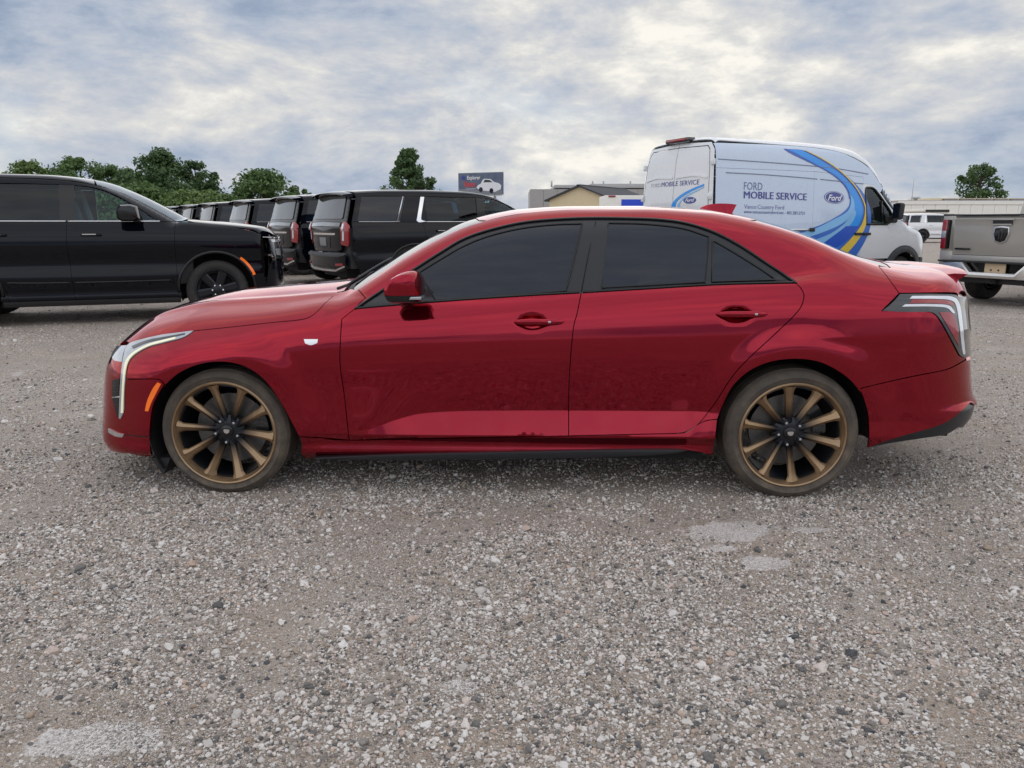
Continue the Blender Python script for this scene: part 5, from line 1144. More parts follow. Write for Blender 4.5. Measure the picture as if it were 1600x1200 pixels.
# ------------------------------------------------------------------ tan pickup seen from behind (x forward from the tailgate)
def build_pickup():
    S = empty('pickup_truck'); T = M['tan_paint']
    bed = joinp([(0, .62), (.62, .62)], arch_pts(1.10, .43, .48, 160, 20, 12), [(1.60, .62), (1.95, .62)], [(1.95, .62), (1.95, 1.42)], [(1.95, 1.42), (0, 1.44)], [(0, 1.44), (0, .62)], n=2)
    for sg in (-1, 1):
        prism('bed_side', [(a, b) for a, b in bed], sg * .86, sg * 1.03, T, S, bevel=.03)
        box('bed_rail', (.97, sg * .95, 1.45), (1.95, .17, .03), M['plastic'], S, bevel=.012)
        tl = box('taillight', (.02, sg * .955, 1.13), (.14, .12, .50), M['tailred'], S, bevel=.035)
        box('lamp_lens', (-.05, sg * .955, 1.13), (.02, .07, .12), M['lens'], tl, bevel=.008); box('lamp_bezel', (-.02, sg * .885, 1.13), (.10, .03, .48), M['gloss_black'], tl, bevel=.006)
        box('bed_post', (.05, sg * .90, .74), (.14, .22, .24), T, S, bevel=.03)
        # bumper end
    # tailgate with sculpted face
    rowz = [.80, .86, .95, .99, 1.05, 1.25, 1.33, 1.38, 1.43]; off = [.015, .0, -.012, -.022, -.035, -.04, -.045, -.06, -.03]
    vs = []; fs = []; Y = np.linspace(-.79, .79, 25)
    for y in Y:
        for z, o in zip(rowz, off):
            bulge = .012 * math.exp(-((abs(y) - .0) / .28) ** 2) * (1 if z < 1.05 else 0)
            zz = z - (.035 * math.exp(-(y / .32) ** 2) if .9 < z < 1.06 else 0)
            vs.append((o - bulge, y, zz))
    m = len(rowz)
    for i in range(24):
        for j in range(m - 1): fs.append((i * m + j, i * m + j + 1, (i + 1) * m + j + 1, (i + 1) * m + j))
    b0 = len(vs)
    for y in (-.79, .79): vs += [(.06, y, .80), (.06, y, 1.43)]
    fs += [tuple([b0, b0 + 1] + [j for j in range(m)][::-1]), tuple([b0 + 3, b0 + 2] + [24 * m + j for j in range(m)])]
    fs += [tuple([i * m + m - 1 for i in range(25)] + [b0 + 3, b0 + 1]), (b0 + 1, b0 + 3, b0 + 2, b0)]
    bm = bmesh.new(); bv = [bm.verts.new(v) for v in vs]; [bm.faces.new([bv[k] for k in f]) for f in fs]
    tg = bm_obj('tailgate', bm, T, S, True, 30)
    box('tailgate_cap', (-.015, 0, 1.445), (.13, 1.60, .025), M['plastic'], tg, bevel=.01)
    hb = box('handle_recess', (-.055, 0, 1.335), (.03, .30, .10), M['plastic'], tg, bevel=.01); box('handle_blade', (-.075, 0, 1.375), (.03, .38, .028), T, hb, bevel=.01); box('handle_lip', (-.068, 0, 1.295), (.02, .30, .02), T, hb, bevel=.006)
    sh = [(-.115, .125), (0, .14), (.115, .125), (.125, .02), (.085, -.10), (0, -.135), (-.085, -.10), (-.125, .02)]
    e = prism('emblem', [(y, 1.13 + z) for y, z in sh], -.062, -.035, M['silver'], tg, axis='x', bevel=.004); prism('emblem_field', [(y * .86, 1.13 + z * .86) for y, z in sh], -.070, -.055, M['gloss_black'], e, axis='x', bevel=.003)
    for sg in (-1, 1):
        prism('emblem_relief', [(sg * .015, 1.20), (sg * .07, 1.215), (sg * .088, 1.17), (sg * .07, 1.12), (sg * .045, 1.115), (sg * .055, 1.15), (sg * .035, 1.17), (sg * .03, 1.08), (sg * .012, 1.05)], -.078, -.068, M['lampdark'], e, axis='x')
    box('tailgate_badge', (-.03, .62, .895), (.014, .26, .03), M['gloss_black'], tg, bevel=.003)
    box('tailgate_sill', (.03, 0, .735), (.10, 1.62, .12), T, S, bevel=.02)
    # chrome step bumper
    yb = [-1.04, -1.0, -.9, -.62, -.50, -.36, 0, .36, .50, .62, .9, 1.0, 1.04]
    xo = [.22, .02, -.10, -.17, -.20, -.21, -.215, -.21, -.20, -.17, -.10, .02, .22]; top = [.66, .70, .68, .68, .68, .53, .53, .53, .68, .68, .68, .70, .66]
    vs = []; fs = []
    for y, x, t in zip(yb, xo, top): vs += [(x + .10, y, t + .01), (x + .01, y, t), (x, y, t - .04), (x + .02, y, .45), (x + .10, y, .44)]
    for i in range(len(yb) - 1):
        for j in range(4): fs.append((i * 5 + j, i * 5 + j + 1, (i + 1) * 5 + j + 1, (i + 1) * 5 + j))
    bp = mesh_obj('rear_bumper', vs, fs, M['bumper'], S); bp.data.set_sharp_from_angle(angle=rad(25))
    box('bumper_step', (-.03, 0, .695), (.26, 1.9, .03), M['plastic'], bp, bevel=.01); box('bumper_backing', (.0, 0, .62), (.10, 1.2, .14), M['gloss_black'], bp); box('bumper_valance', (.02, 0, .40), (.12, 1.7, .10), M['plastic'], bp, bevel=.02)
    np_ = box('number_plate', (-.10, 0, .605), (.02, .33, .165), M['plate'], S); 
    for y in (-.06, .06): lathe('plate_bolt', [(.001, 0), (.016, 0)], M['under'], np_, 10, axis='y', closed=False); o = COL.objects[-1]; o.location = (-.112, y, .575); o.rotation_euler = (0, 0, rad(90))
    box('hitch', (.0, 0, .40), (.28, .09, .09), M['under'], S, bevel=.01); lathe('exhaust_tip', [(.04, -.1), (.04, .1), (.034, .1), (.034, -.1)], M['chrome'], S, 20); o = COL.objects[-1]; o.location = (.1, .72, .42); o.rotation_euler = (0, 0, rad(90))
    tube('bed_brace', [(.3, -.6, .47), (.3, .6, .47)], .05, M['under'], S); box('rear_axle', (1.1, 0, .40), (.14, 1.5, .14), M['under'], S, bevel=.05); lathe('differential', [(.001, -.14), (.12, -.10), (.16, 0), (.12, .10), (.001, .14)], M['under'], S, 20, centre=(1.1, .12, .40))
    box('bed_floor', (1.0, 0, .80), (1.95, 1.75, .06), M['under'], S); box('bed_front', (1.93, 0, 1.1), (.05, 1.8, .62), T, S); box('chassis', (2.9, 0, .50), (5.2, .9, .16), M['under'], S)
    # cab and nose
    cab = joinp([(2.0, .42), (4.25, .42)], [(4.25, .42), (4.25, 1.20), (4.22, 1.28)], [(4.22, 1.28), (3.95, 1.45), (3.45, 1.84), (3.2, 1.93), (2.7, 1.96), (2.2, 1.93)], [(2.2, 1.93), (2.02, 1.40), (2.0, .42)], n=3)
    c_ = prism('cab', [(a, b) for a, b in cab], -.92, .92, T, S, bevel=.07)
    for sg in (-1, 1):
        prism('side_window', [(2.25, 1.36), (3.85, 1.36), (3.40, 1.78), (2.9, 1.84), (2.35, 1.83)], sg * .915, sg * .926, M['glass'], c_); box('window_post', (3.02, sg * .928, 1.6), (.10, .006, .5), M['gloss_black'], c_); box('door_mirror', (3.75, sg * 1.08, 1.42), (.12, .22, .24), M['plastic'], S, bevel=.04)
        prism('front_fender', [(a, b) for a, b in joinp([(4.25, .50), (4.42, .50)], arch_pts(4.85, .43, .47, 165, 15, 10), [(5.35, .50), (5.78, .50)], [(5.78, .50), (5.82, .9), (5.75, 1.12)], [(5.75, 1.12), (5.2, 1.22), (4.25, 1.27)], [(4.25, 1.27), (4.25, .50)], n=2)], sg * .80, sg * 1.03, T, S, bevel=.03)
    box('rear_window', (2.06, 0, 1.62), (.02, 1.45, .40), M['glass'], c_, rot=Euler((0, rad(18), 0))); box('high_brake_lamp', (2.16, 0, 1.90), (.05, .34, .05), M['tailred'], c_, rot=Euler((0, rad(18), 0)))
    box('hood', (5.0, 0, 1.18), (1.5, 1.62, .18), T, S, bevel=.06); box('grille', (5.78, 0, .85), (.10, 1.6, .62), M['gloss_black'], S, bevel=.03); box('front_bumper', (5.86, 0, .52), (.22, 2.0, .24), M['bumper'], S, bevel=.06)
    for x in (1.10, 4.85):
        for sg in (-1, 1): wheel_simple(S, (x, sg * .86, .41), .415, .29, .26, 1 if sg < 0 else -1, 6, 'darkalloy')
    return S
M['tan_paint'] = add_dust(mat('champagne metallic paint', (.43, .41, .375), .36, .25, 1., .03, nscale=500, cvar=.06), z0=.4, z1=1.2, amt=.25); M['bumper'] = mat('dull chrome bumper', (.74, .73, .70), .30, .8, nscale=12, cvar=.1, rvar=.08)
PK = build_pickup(); ph = rad(90 - 62) + YAW
cx, cy = cam_xy(7.36, 13.4)      # rear left corner of the body
PK.rotation_euler = (0, 0, ph); PK.location = (cx + 1.03 * math.sin(ph), cy - 1.03 * math.cos(ph), 0)
tag(PK, 'champagne pickup truck seen from behind at the right edge, dark shield on its tailgate', 'pickup truck')
# ------------------------------------------------------------------ ground
def vnoise(x, y, s, seed=0):
    r = np.random.RandomState(seed); T = r.rand(256, 256); x = np.asarray(x) * s + 500; y = np.asarray(y) * s + 500
    i, j = np.floor(x).astype(int), np.floor(y).astype(int); u, v = x - i, y - j; u = u * u * (3 - 2 * u); v = v * v * (3 - 2 * v); g = lambda a, b: T[a % 256, b % 256]
    return (g(i, j) * (1 - u) + g(i + 1, j) * u) * (1 - v) + (g(i, j + 1) * (1 - u) + g(i + 1, j + 1) * u) * v
def fbm(x, y, s, n=4, seed=0): return sum(vnoise(x, y, s * 2 ** k, seed + k) * .5 ** k for k in range(n)) / sum(.5 ** k for k in range(n))
def ground_h(x, y):
    h = (fbm(x, y, .9, 4, 3) - .5) * .05 + (fbm(x, y, 6., 2, 9) - .5) * .008
    # tyres have pressed their own flat spots
    for wx in (0, 2.776):
        for wy in (-.77, .77): h = h * (1 - np.exp(-(((x - wx) / .35) ** 2 + ((y - wy) / .35) ** 2)))
    return h * np.clip((16 - np.hypot(x - 1.5, y)) / 10, 0, 1) - .004
def graded(lo, a, b, hi, ds, g=1.25):
    m = list(np.arange(a, b, ds)); s = ds; l = [a]
    while l[-1] > lo: s *= g; l.append(l[-1] - s)
    s = ds; r = [m[-1] + ds]
    while r[-1] < hi: s *= g; r.append(r[-1] + s)
    return np.array(l[:0:-1] + m + r)
SILT = ((.38, -2.75, .17, .07), (2.38, -1.33, .22, .11), (2.44, -1.64, .10, .07), (2.30, -1.50, .07, .04), (1.31, -2.49, .07, .04), (2.75, -1.30, .10, .04))
def ground_material():
    m = bpy.data.materials.new('gravel lot'); m.use_nodes = True; nt = m.node_tree; N = nt.nodes; L = nt.links; b = N['Principled BSDF']; b.inputs['Roughness'].default_value = .92; b.inputs['Specular IOR Level'].default_value = .25
    tc = N.new('ShaderNodeTexCoord')
    def noise(s, d=5, r=.6, dist=0.):
        n = N.new('ShaderNodeTexNoise'); n.inputs['Scale'].default_value = s; n.inputs['Detail'].default_value = d; n.inputs['Roughness'].default_value = r; n.inputs['Distortion'].default_value = dist; L.new(tc.outputs['Object'], n.inputs['Vector']); return n.outputs[0]
    def rng(v, a, b_, c=0, d=1):
        r = N.new('ShaderNodeMapRange'); r.inputs[1].default_value = a; r.inputs[2].default_value = b_; r.inputs[3].default_value = c; r.inputs[4].default_value = d; L.new(v, r.inputs[0]); return r.outputs[0]
    def mix(f, a, b_, mode='MIX'):
        x = N.new('ShaderNodeMix'); x.data_type = 'RGBA'; x.blend_type = mode
        for s, v in (('Factor', f), ('A', a), ('B', b_)):
            if hasattr(v, 'is_output'): L.new(v, x.inputs[s])
            else: x.inputs[s].default_value = v if s == 'Factor' else tuple(v) + (1,)
        return x.outputs['Result']
    dirt = mix(rng(noise(.55, 6, .6, .3), .38, .62), (.27, .210, .160), (.42, .36, .31))
    dirt = mix(rng(noise(2.3, 6, .65), .42, .62), dirt, (.28, .21, .15))
    dirt = mix(rng(noise(70, 4, .7), .3, .75, 0, .55), dirt, (.58, .505, .44))
    pale = rng(noise(.75, 7, .62, .5), .66, .74)
    # dried pale silt where puddles stood
    wob = N.new('ShaderNodeTexNoise'); wob.inputs['Scale'].default_value = 7; wob.inputs['Detail'].default_value = 8; wob.inputs['Roughness'].default_value = .65; L.new(tc.outputs['Object'], wob.inputs['Vector'])
    for cx_, cy_, rx_, ry_ in SILT:
        mp = N.new('ShaderNodeMapping'); mp.vector_type = 'POINT'; mp.inputs['Location'].default_value = (-cx_ / rx_, -cy_ / ry_, 0); mp.inputs['Scale'].default_value = (1 / rx_, 1 / ry_, 0); L.new(tc.outputs['Object'], mp.inputs[0])
        ln = N.new('ShaderNodeVectorMath'); ln.operation = 'LENGTH'; L.new(mp.outputs[0], ln.inputs[0]); ad = N.new('ShaderNodeMath'); ad.operation = 'MULTIPLY_ADD'; L.new(wob.outputs[0], ad.inputs[0]); ad.inputs[1].default_value = 2.2; L.new(ln.outputs['Value'], ad.inputs[2])
        q = rng(ad.outputs[0], 2.12, 1.80); mxx = N.new('ShaderNodeMath'); mxx.operation = 'MAXIMUM'; L.new(pale, mxx.inputs[0]); L.new(q, mxx.inputs[1]); pale = mxx.outputs[0]; dirt = mix(pale, dirt, (.72, .68, .65))
    # grit: two sizes of pebbles with their own tone
    hts = []
    for sc, lo, hi, am in ((120., .36, .50, 1.), (260., .30, .45, .9)):
        v = N.new('ShaderNodeTexVoronoi'); v.inputs['Scale'].default_value = sc; L.new(tc.outputs['Object'], v.inputs['Vector'])
        hsv = N.new('ShaderNodeSeparateColor'); L.new(v.outputs['Color'], hsv.inputs[0])
        rp = N.new('ShaderNodeValToRGB'); L.new(hsv.outputs[0], rp.inputs[0]); e = rp.color_ramp.elements; e[0].position = 0; e[0].color = (.09, .088, .092, 1); e[1].position = 1; e[1].color = (.74, .72, .70, 1)
        for p, c in ((.3, (.31, .255, .21)), (.6, (.52, .455, .40)), (.82, (.68, .635, .60))):
            q = e.new(p); q.color = c + (1,)
        den = rng(noise(1.1 if sc < 100 else 1.7, 5, .6, .4), lo - .08, hi + .1); body = rng(v.outputs['Distance'], .55, .38)
        mm = N.new('ShaderNodeMath'); mm.operation = 'MULTIPLY'; L.new(den, mm.inputs[0]); L.new(body, mm.inputs[1]); m2 = N.new('ShaderNodeMath'); m2.operation = 'MULTIPLY'; L.new(mm.outputs[0], m2.inputs[0]); m2.inputs[1].default_value = am
        dirt = mix(m2.outputs[0], dirt, rp.outputs[0]); hts.append(m2.outputs[0])
    L.new(dirt, b.inputs['Base Color'])
    hh = N.new('ShaderNodeMath'); hh.operation = 'MULTIPLY_ADD'; L.new(hts[0], hh.inputs[0]); hh.inputs[1].default_value = 1.; L.new(noise(160, 4, .7), hh.inputs[2])
    bp = N.new('ShaderNodeBump'); bp.inputs['Strength'].default_value = 1.; bp.inputs['Distance'].default_value = .006; L.new(hh.outputs[0], bp.inputs['Height']); L.new(bp.outputs[0], b.inputs['Normal']); return m
gx = graded(-1500, -5, 8, 1500, .06); gy = graded(-1500, -4, 6, 1500, .06)
X, Y = np.meshgrid(gx, gy, indexing='ij'); H = ground_h(X, Y); ny = len(gy); idx = np.arange(len(gx) * ny).reshape(len(gx), ny)
Fq = np.stack([idx[:-1, :-1], idx[1:, :-1], idx[1:, 1:], idx[:-1, 1:]], -1).reshape(-1, 4)
me = bpy.data.meshes.new('ground'); V = np.stack([X.ravel(), Y.ravel(), H.ravel()], 1)
me.vertices.add(len(V)); me.vertices.foreach_set('co', V.ravel()); me.loops.add(Fq.size); me.loops.foreach_set('vertex_index', Fq.ravel().astype(np.int32)); me.polygons.add(len(Fq)); me.polygons.foreach_set('loop_start', np.arange(0, Fq.size, 4, dtype=np.int32)); me.polygons.foreach_set('use_smooth', [True] * len(Fq)); me.update(); me.validate()
me.materials.append(ground_material()); gr_o = link('ground', me); tag(gr_o, kind='structure')

# ------------------------------------------------------------------ loose gravel: real stones, placed by density
def gravel():
    rs = np.random.RandomState(11); P = []
    for d0, d1, dens in ((.9, 2.2, 15000), (2.2, 3.2, 12500), (3.2, 4.4, 9000), (4.4, 6.5, 2600), (6.5, 9.5, 1000), (9.5, 14, 380), (14, 22, 100)):
        wd = .78 * d1 + .5; n = int(dens * (d1 - d0) * 2 * wd); d = d0 + (d1 - d0) * rs.rand(n); l = (rs.rand(n) * 2 - 1) * wd; ok = np.abs(l) < .74 * d + .45
        d, l = d[ok], l[ok]; x = CAM_POS[0] + l * math.cos(YAW) - d * math.sin(YAW); y = CAM_POS[1] + l * math.sin(YAW) + d * math.cos(YAW)
        den = fbm(x, y, 1.1, 4, 21); den2 = fbm(x, y, 4.5, 3, 33); pr = np.clip((den * .65 + den2 * .5 - .38) * 4.2, .22, 1.)
        for cx_, cy_, rx_, ry_ in SILT: pr = pr * (1 - .97 * np.exp(-(((x - cx_) / (rx_ * 1.1)) ** 2 + ((y - cy_) / (ry_ * 1.1)) ** 2) ** 2))
        keep = rs.rand(len(x)) < pr; x, y = x[keep], y[keep]
        s = np.exp(rs.randn(len(x)) * .42) * .0030 * (1 + .05 * max(0, d0 - 3)); big = rs.rand(len(x)) < .006; s = np.where(big, s * (1.7 + rs.rand(len(x)) * 1.6), s); s = np.minimum(s, .020)
        P.append(np.stack([x, y, ground_h(x, y) + s * .28, s], 1))
    P = np.vstack(P); me = bpy.data.meshes.new('gravel'); me.vertices.add(len(P)); me.vertices.foreach_set('co', P[:, :3].ravel())
    a = me.attributes.new('size', 'FLOAT', 'POINT'); a.data.foreach_set('value', P[:, 3].astype(np.float32)); me.update()
    o = link('gravel', me); tag(o, 'loose grey and white gravel stones scattered over the brown dirt', 'gravel', kind='stuff')
    m = mat('gravel stones', (.3, .3, .3), .85, bump=.3, bscale=300); nt = m.node_tree; N = nt.nodes; L = nt.links; b = N['Principled BSDF']; b.inputs['Specular IOR Level'].default_value = .3
    oi = N.new('ShaderNodeObjectInfo'); rp = N.new('ShaderNodeValToRGB'); rp.color_ramp.interpolation = 'LINEAR'; L.new(oi.outputs['Random'], rp.inputs[0]); e = rp.color_ramp.elements; e[0].position = 0; e[0].color = (.10, .105, .115, 1); e[1].position = 1; e[1].color = (.88, .87, .86, 1)
    for p, c in ((.14, (.24, .222, .208)), (.28, (.43, .38, .335)), (.34, (.47, .355, .265)), (.40, (.58, .535, .495)), (.58, (.74, .695, .655)), (.82, (.90, .86, .82)), (.97, (.60, .44, .35))):
        q = e.new(p); q.color = c + (1,)
    n = N.new('ShaderNodeTexNoise'); n.inputs['Scale'].default_value = 2.5; tc = N.new('ShaderNodeTexCoord'); L.new(tc.outputs['Object'], n.inputs['Vector'])
    mx = N.new('ShaderNodeMix'); mx.data_type = 'RGBA'; mx.blend_type = 'MULTIPLY'; mx.inputs['Factor'].default_value = .35; L.new(rp.outputs[0], mx.inputs['A']); L.new(n.outputs[0], mx.inputs['B']); L.new(mx.outputs['Result'], b.inputs['Base Color'])
    g = bpy.data.node_groups.new('stones', 'GeometryNodeTree'); g.interface.new_socket('Geometry', in_out='INPUT', socket_type='NodeSocketGeometry'); g.interface.new_socket('Geometry', in_out='OUTPUT', socket_type='NodeSocketGeometry')
    N = g.nodes; L = g.links; gi = N.new('NodeGroupInput'); go = N.new('NodeGroupOutput'); gj = N.new('GeometryNodeGeometryToInstance')
    for k in range(7):
        ic = N.new('GeometryNodeMeshIcoSphere'); ic.inputs['Radius'].default_value = 1.; ic.inputs['Subdivisions'].default_value = 2
        sp = N.new('GeometryNodeSetPosition'); ps = N.new('GeometryNodeInputPosition'); nz = N.new('ShaderNodeTexNoise'); nz.inputs['Scale'].default_value = .85; nz.inputs['Detail'].default_value = 2
        ad = N.new('ShaderNodeVectorMath'); ad.operation = 'ADD'; ad.inputs[1].default_value = (k * 7.3, k * 3.1, k * 5.7); L.new(ps.outputs[0], ad.inputs[0]); L.new(ad.outputs[0], nz.inputs['Vector'])
        mr = N.new('ShaderNodeMapRange'); mr.inputs[1].default_value = .3; mr.inputs[2].default_value = .7; mr.inputs[3].default_value = .55; mr.inputs[4].default_value = 1.4; L.new(nz.outputs[0], mr.inputs[0])
        sc = N.new('ShaderNodeVectorMath'); sc.operation = 'SCALE'; L.new(ps.outputs[0], sc.inputs[0]); L.new(mr.outputs[0], sc.inputs['Scale'])
        ml = N.new('ShaderNodeVectorMath'); ml.operation = 'MULTIPLY'; ml.inputs[1].default_value = (1.15 + .12 * (k % 3), .95, .66 + .05 * (k % 4)); L.new(sc.outputs[0], ml.inputs[0])
        L.new(ic.outputs[0], sp.inputs['Geometry']); L.new(ml.outputs[0], sp.inputs['Position'])
        sm = N.new('GeometryNodeSetMaterial'); sm.inputs['Material'].default_value = m; L.new(sp.outputs[0], sm.inputs['Geometry'])
        sh = N.new('GeometryNodeSetShadeSmooth'); sh.inputs['Shade Smooth'].default_value = False; L.new(sm.outputs[0], sh.inputs[0]); L.new(sh.outputs[0], gj.inputs[0])
    ip = N.new('GeometryNodeInstanceOnPoints'); ip.inputs['Pick Instance'].default_value = True; L.new(gi.outputs[0], ip.inputs['Points']); L.new(gj.outputs[0], ip.inputs['Instance'])
    rv = N.new('FunctionNodeRandomValue'); rv.data_type = 'FLOAT_VECTOR'; rv.inputs[0].default_value = (-.5, -.5, 0); rv.inputs[1].default_value = (.5, .5, 6.28); L.new(rv.outputs[0], ip.inputs['Rotation'])
    na = N.new('GeometryNodeInputNamedAttribute'); na.inputs['Name'].default_value = 'size'; L.new(na.outputs['Attribute'], ip.inputs['Scale'])
    L.new(ip.outputs[0], go.inputs[0]); md = o.modifiers.new('stones', 'NODES'); md.node_group = g; return len(P)
print('stones', gravel())

# ------------------------------------------------------------------ trees
def leaf_mat(name, c0, c1):
    m = bpy.data.materials.new(name); m.use_nodes = True; nt = m.node_tree; N = nt.nodes; L = nt.links; b = N['Principled BSDF']; b.inputs['Roughness'].default_value = .55; b.inputs['Specular IOR Level'].default_value = .3
    ge = N.new('ShaderNodeNewGeometry'); mx = N.new('ShaderNodeMix'); mx.data_type = 'RGBA'; mx.inputs['A'].default_value = c0 + (1,); mx.inputs['B'].default_value = c1 + (1,); L.new(ge.outputs['Random Per Island'], mx.inputs['Factor']); L.new(mx.outputs['Result'], b.inputs['Base Color'])
    t = N.new('ShaderNodeBsdfTranslucent'); L.new(mx.outputs['Result'], t.inputs[0]); s = N.new('ShaderNodeMixShader'); s.inputs[0].default_value = .35; o = N['Material Output']; L.new(b.outputs[0], s.inputs[1]); L.new(t.outputs[0], s.inputs[2]); L.new(s.outputs[0], o.inputs[0]); return m
M['leaf'] = leaf_mat('broad leaves', (.060, .115, .036), (.16, .245, .085)); M['leaf2'] = leaf_mat('pale leaves', (.09, .155, .045), (.21, .29, .10)); M['leaf3'] = leaf_mat('dark leaves', (.045, .092, .036), (.125, .20, .075)); M['bark'] = mat('bark', (.085, .065, .05), .9, bump=.6, bscale=18)
def tree(label, px, d, top_y, rx, base_z=1.0, leafm='leaf', seed=0, n=5200, shape='round', group='trees along the edge of the lot', ls=.30):
    rs = np.random.RandomState(seed); x, y = cam_xy((px - 800) / 1226 * d, d); H_ = 1.322 + (348 - top_y) * d / 1253
    S = empty('tree', (x, y, 0)); tag(S, label, 'tree', group)
    cz = (base_z + H_) / 2; rz = (H_ - base_z) / 2
    # limbs
    bm = bmesh.new(); ends = []
    def limb(a, b, r0, r1, k=5):
        a, b = Vector(a), Vector(b); t = (b - a).normalized(); s = t.cross(Vector((.3, .9, .2))).normalized(); u = s.cross(t); v0 = [bm.verts.new(a + (s * math.cos(q * 6.283 / k) + u * math.sin(q * 6.283 / k)) * r0) for q in range(k)]; v1 = [bm.verts.new(b + (s * math.cos(q * 6.283 / k) + u * math.sin(q * 6.283 / k)) * r1) for q in range(k)]
        for q in range(k): bm.faces.new((v0[q], v0[(q + 1) % k], v1[(q + 1) % k], v1[q]))
    tr = H_ * .022; limb((0, 0, -.1), (0, 0, cz - rz * .3), tr * 1.3, tr, 8); limb((0, 0, cz - rz * .3), (rs.randn() * .2, rs.randn() * .2, cz + rz * .75), tr, tr * .25, 7)
    cl = []; nc = 74 if n > 3000 else 40
    for i in range(nc):
        z = rs.rand() ** .85
        prof = {'round': math.sin(math.pi * min(1, .12 + .86 * z)) ** .6, 'cone': (1.02 - z) ** .75 * (.55 + .45 * min(1, z * 6)), 'wide': math.sin(math.pi * min(1, .25 + .75 * z)) ** .7}[shape]
        a = rs.rand() * 6.283; r = (rs.rand() ** .45) * rx * prof * (.78 + .34 * rs.rand())
        c = np.array([math.cos(a) * r, math.sin(a) * r * .9, base_z + (H_ - base_z) * (.06 + .86 * z)]); cl.append((c, rx * (.13 + .22 * rs.rand()) * (.7 + .5 * prof) * (.72 if shape == 'cone' else 1.)))
        limb((0, 0, max(.5, c[2] - r * .8)), tuple(c), tr * .35, tr * .08, 4)
    bm_obj('trunk', bm, M['bark'], S, True)
    per = int(n * 1.7) // nc; V = []; F = []
    for c, r in cl:
        q = rs.randn(per, 3); q /= np.linalg.norm(q, axis=1, keepdims=True); q *= (r * rs.rand(per, 1) ** .42); q[:, 2] *= .72; ctr = c + q
        nn = q / np.maximum(np.linalg.norm(q, axis=1, keepdims=True), 1e-6) + rs.randn(per, 3) * .6 + [0, 0, .35]; nn /= np.linalg.norm(nn, axis=1, keepdims=True)
        t = np.cross(nn, rs.randn(per, 3)); t /= np.linalg.norm(t, axis=1, keepdims=True); w = np.cross(nn, t); s = ls * (.45 + .75 * rs.rand(per, 1)) * .5
        for k, (A, B) in enumerate(((-1, 0), (0, -.55), (1, 0), (0, .55))): V.append(ctr + t * s * A + w * s * B + (nn * s * .15 if k % 2 else 0))
    n_c = len(cl); V = np.array(V).reshape(n_c, 4, per, 3).transpose(0, 2, 1, 3).reshape(-1, 3); F = np.arange(len(V)).reshape(-1, 4)
    me = bpy.data.meshes.new('crown'); me.vertices.add(len(V)); me.vertices.foreach_set('co', V.ravel()); me.loops.add(F.size); me.loops.foreach_set('vertex_index', F.ravel().astype(np.int32)); me.polygons.add(len(F)); me.polygons.foreach_set('loop_start', np.arange(0, F.size, 4, dtype=np.int32)); me.update(); me.materials.append(M[leafm]); link('crown', me, S); return S
tree('pale green tree cut by the left edge of the frame', -14, 52, 262, 2.2, .6, 'leaf2', 1, 3600)
tree('light green rounded tree, second from the left edge', 55, 54, 249, 2.3, .6, 'leaf2', 2, 4200)
tree('dark green rounded tree between the light green one and the tall oak', 128, 56, 241, 2.5, .6, 'leaf', 3, 4600)
tree('low dull green tree just left of the tall oak', 190, 58, 256, 2.2, .5, 'leaf', 4, 4200)
tree('tallest broad tree of the left tree line', 262, 52, 232, 2.9, 1.0, 'leaf3', 5, 6400, 'wide')
tree('spreading side crown at the right of the tallest tree', 312, 53, 250, 1.7, 1.6, 'leaf3', 15, 2600)
tree('bushy green tree filling the gap under the tallest tree', 225, 47, 285, 2.4, .2, 'leaf', 6, 4200)
tree('low pale shrub tree above the broadside vehicle bonnet', 300, 46, 296, 2.6, .1, 'leaf2', 7, 4000)
tree('low green bush right of the pale shrub tree', 350, 47, 302, 1.6, .1, 'leaf', 8, 2400)
tree('rounded green tree above the row of black vehicles', 415, 52, 264, 2.3, .6, 'leaf', 9, 5000)
tree('small green tree trailing right of the rounded one', 470, 55, 289, 1.5, .5, 'leaf', 10, 2600)
tree('bushy green tree behind the roof of the broadside vehicle', 95, 48, 272, 2.6, .3, 'leaf', 12, 4200)
tree('green bush low behind the broadside vehicle', 160, 46, 282, 2.4, .2, 'leaf2', 13, 3800)
tree('pointed dark tree standing alone above the nearest row vehicle', 641, 62, 228, 2.7, 2.2, 'leaf3', 20, 4600, 'cone', 'lone trees')
tree('lone open-crowned tree behind the low building at the right', 1524, 95, 254, 2.8, 2.6, 'leaf3', 21, 2100, 'round', 'lone trees', .42)

# ------------------------------------------------------------------ buildings and billboard
M['cream_wall'] = mat('cream metal cladding', (.72, .60, .39), .6, nscale=2, cvar=.08); M['grey_wall'] = mat('grey metal cladding', (.36, .35, .34), .6, nscale=2, cvar=.08); M['dark_roof'] = mat('dark shingle roof', (.055, .058, .066), .85, nscale=8, cvar=.2); M['white_wall'] = mat('off-white metal cladding', (.84, .82, .76), .55, nscale=1.5, cvar=.08)
M['blue_sign'] = mat('blue vinyl banner', (.02, .07, .62), .4); M['blue_paint'] = mat('blue painted wall', (.10, .27, .58), .5, nscale=6, cvar=.3); M['grey_roof'] = mat('grey metal roof', (.42, .42, .42), .5, nscale=4); M['solar'] = mat('dark roof panel', (.05, .04, .045), .4)
def px_at(px, d): return (px - 800) / 1226 * d
def z_at(y, d): return 1.322 + (348 - y) * d / 1253
def bld(name, label, px0, px1, d, rz=0.):
    x, y = cam_xy((px_at(px0, d) + px_at(px1, d)) / 2, d); S = empty(name, (x, y, 0), YAW + rz); tag(S, label, 'building'); return S, (px_at(px1, d) - px_at(px0, d))
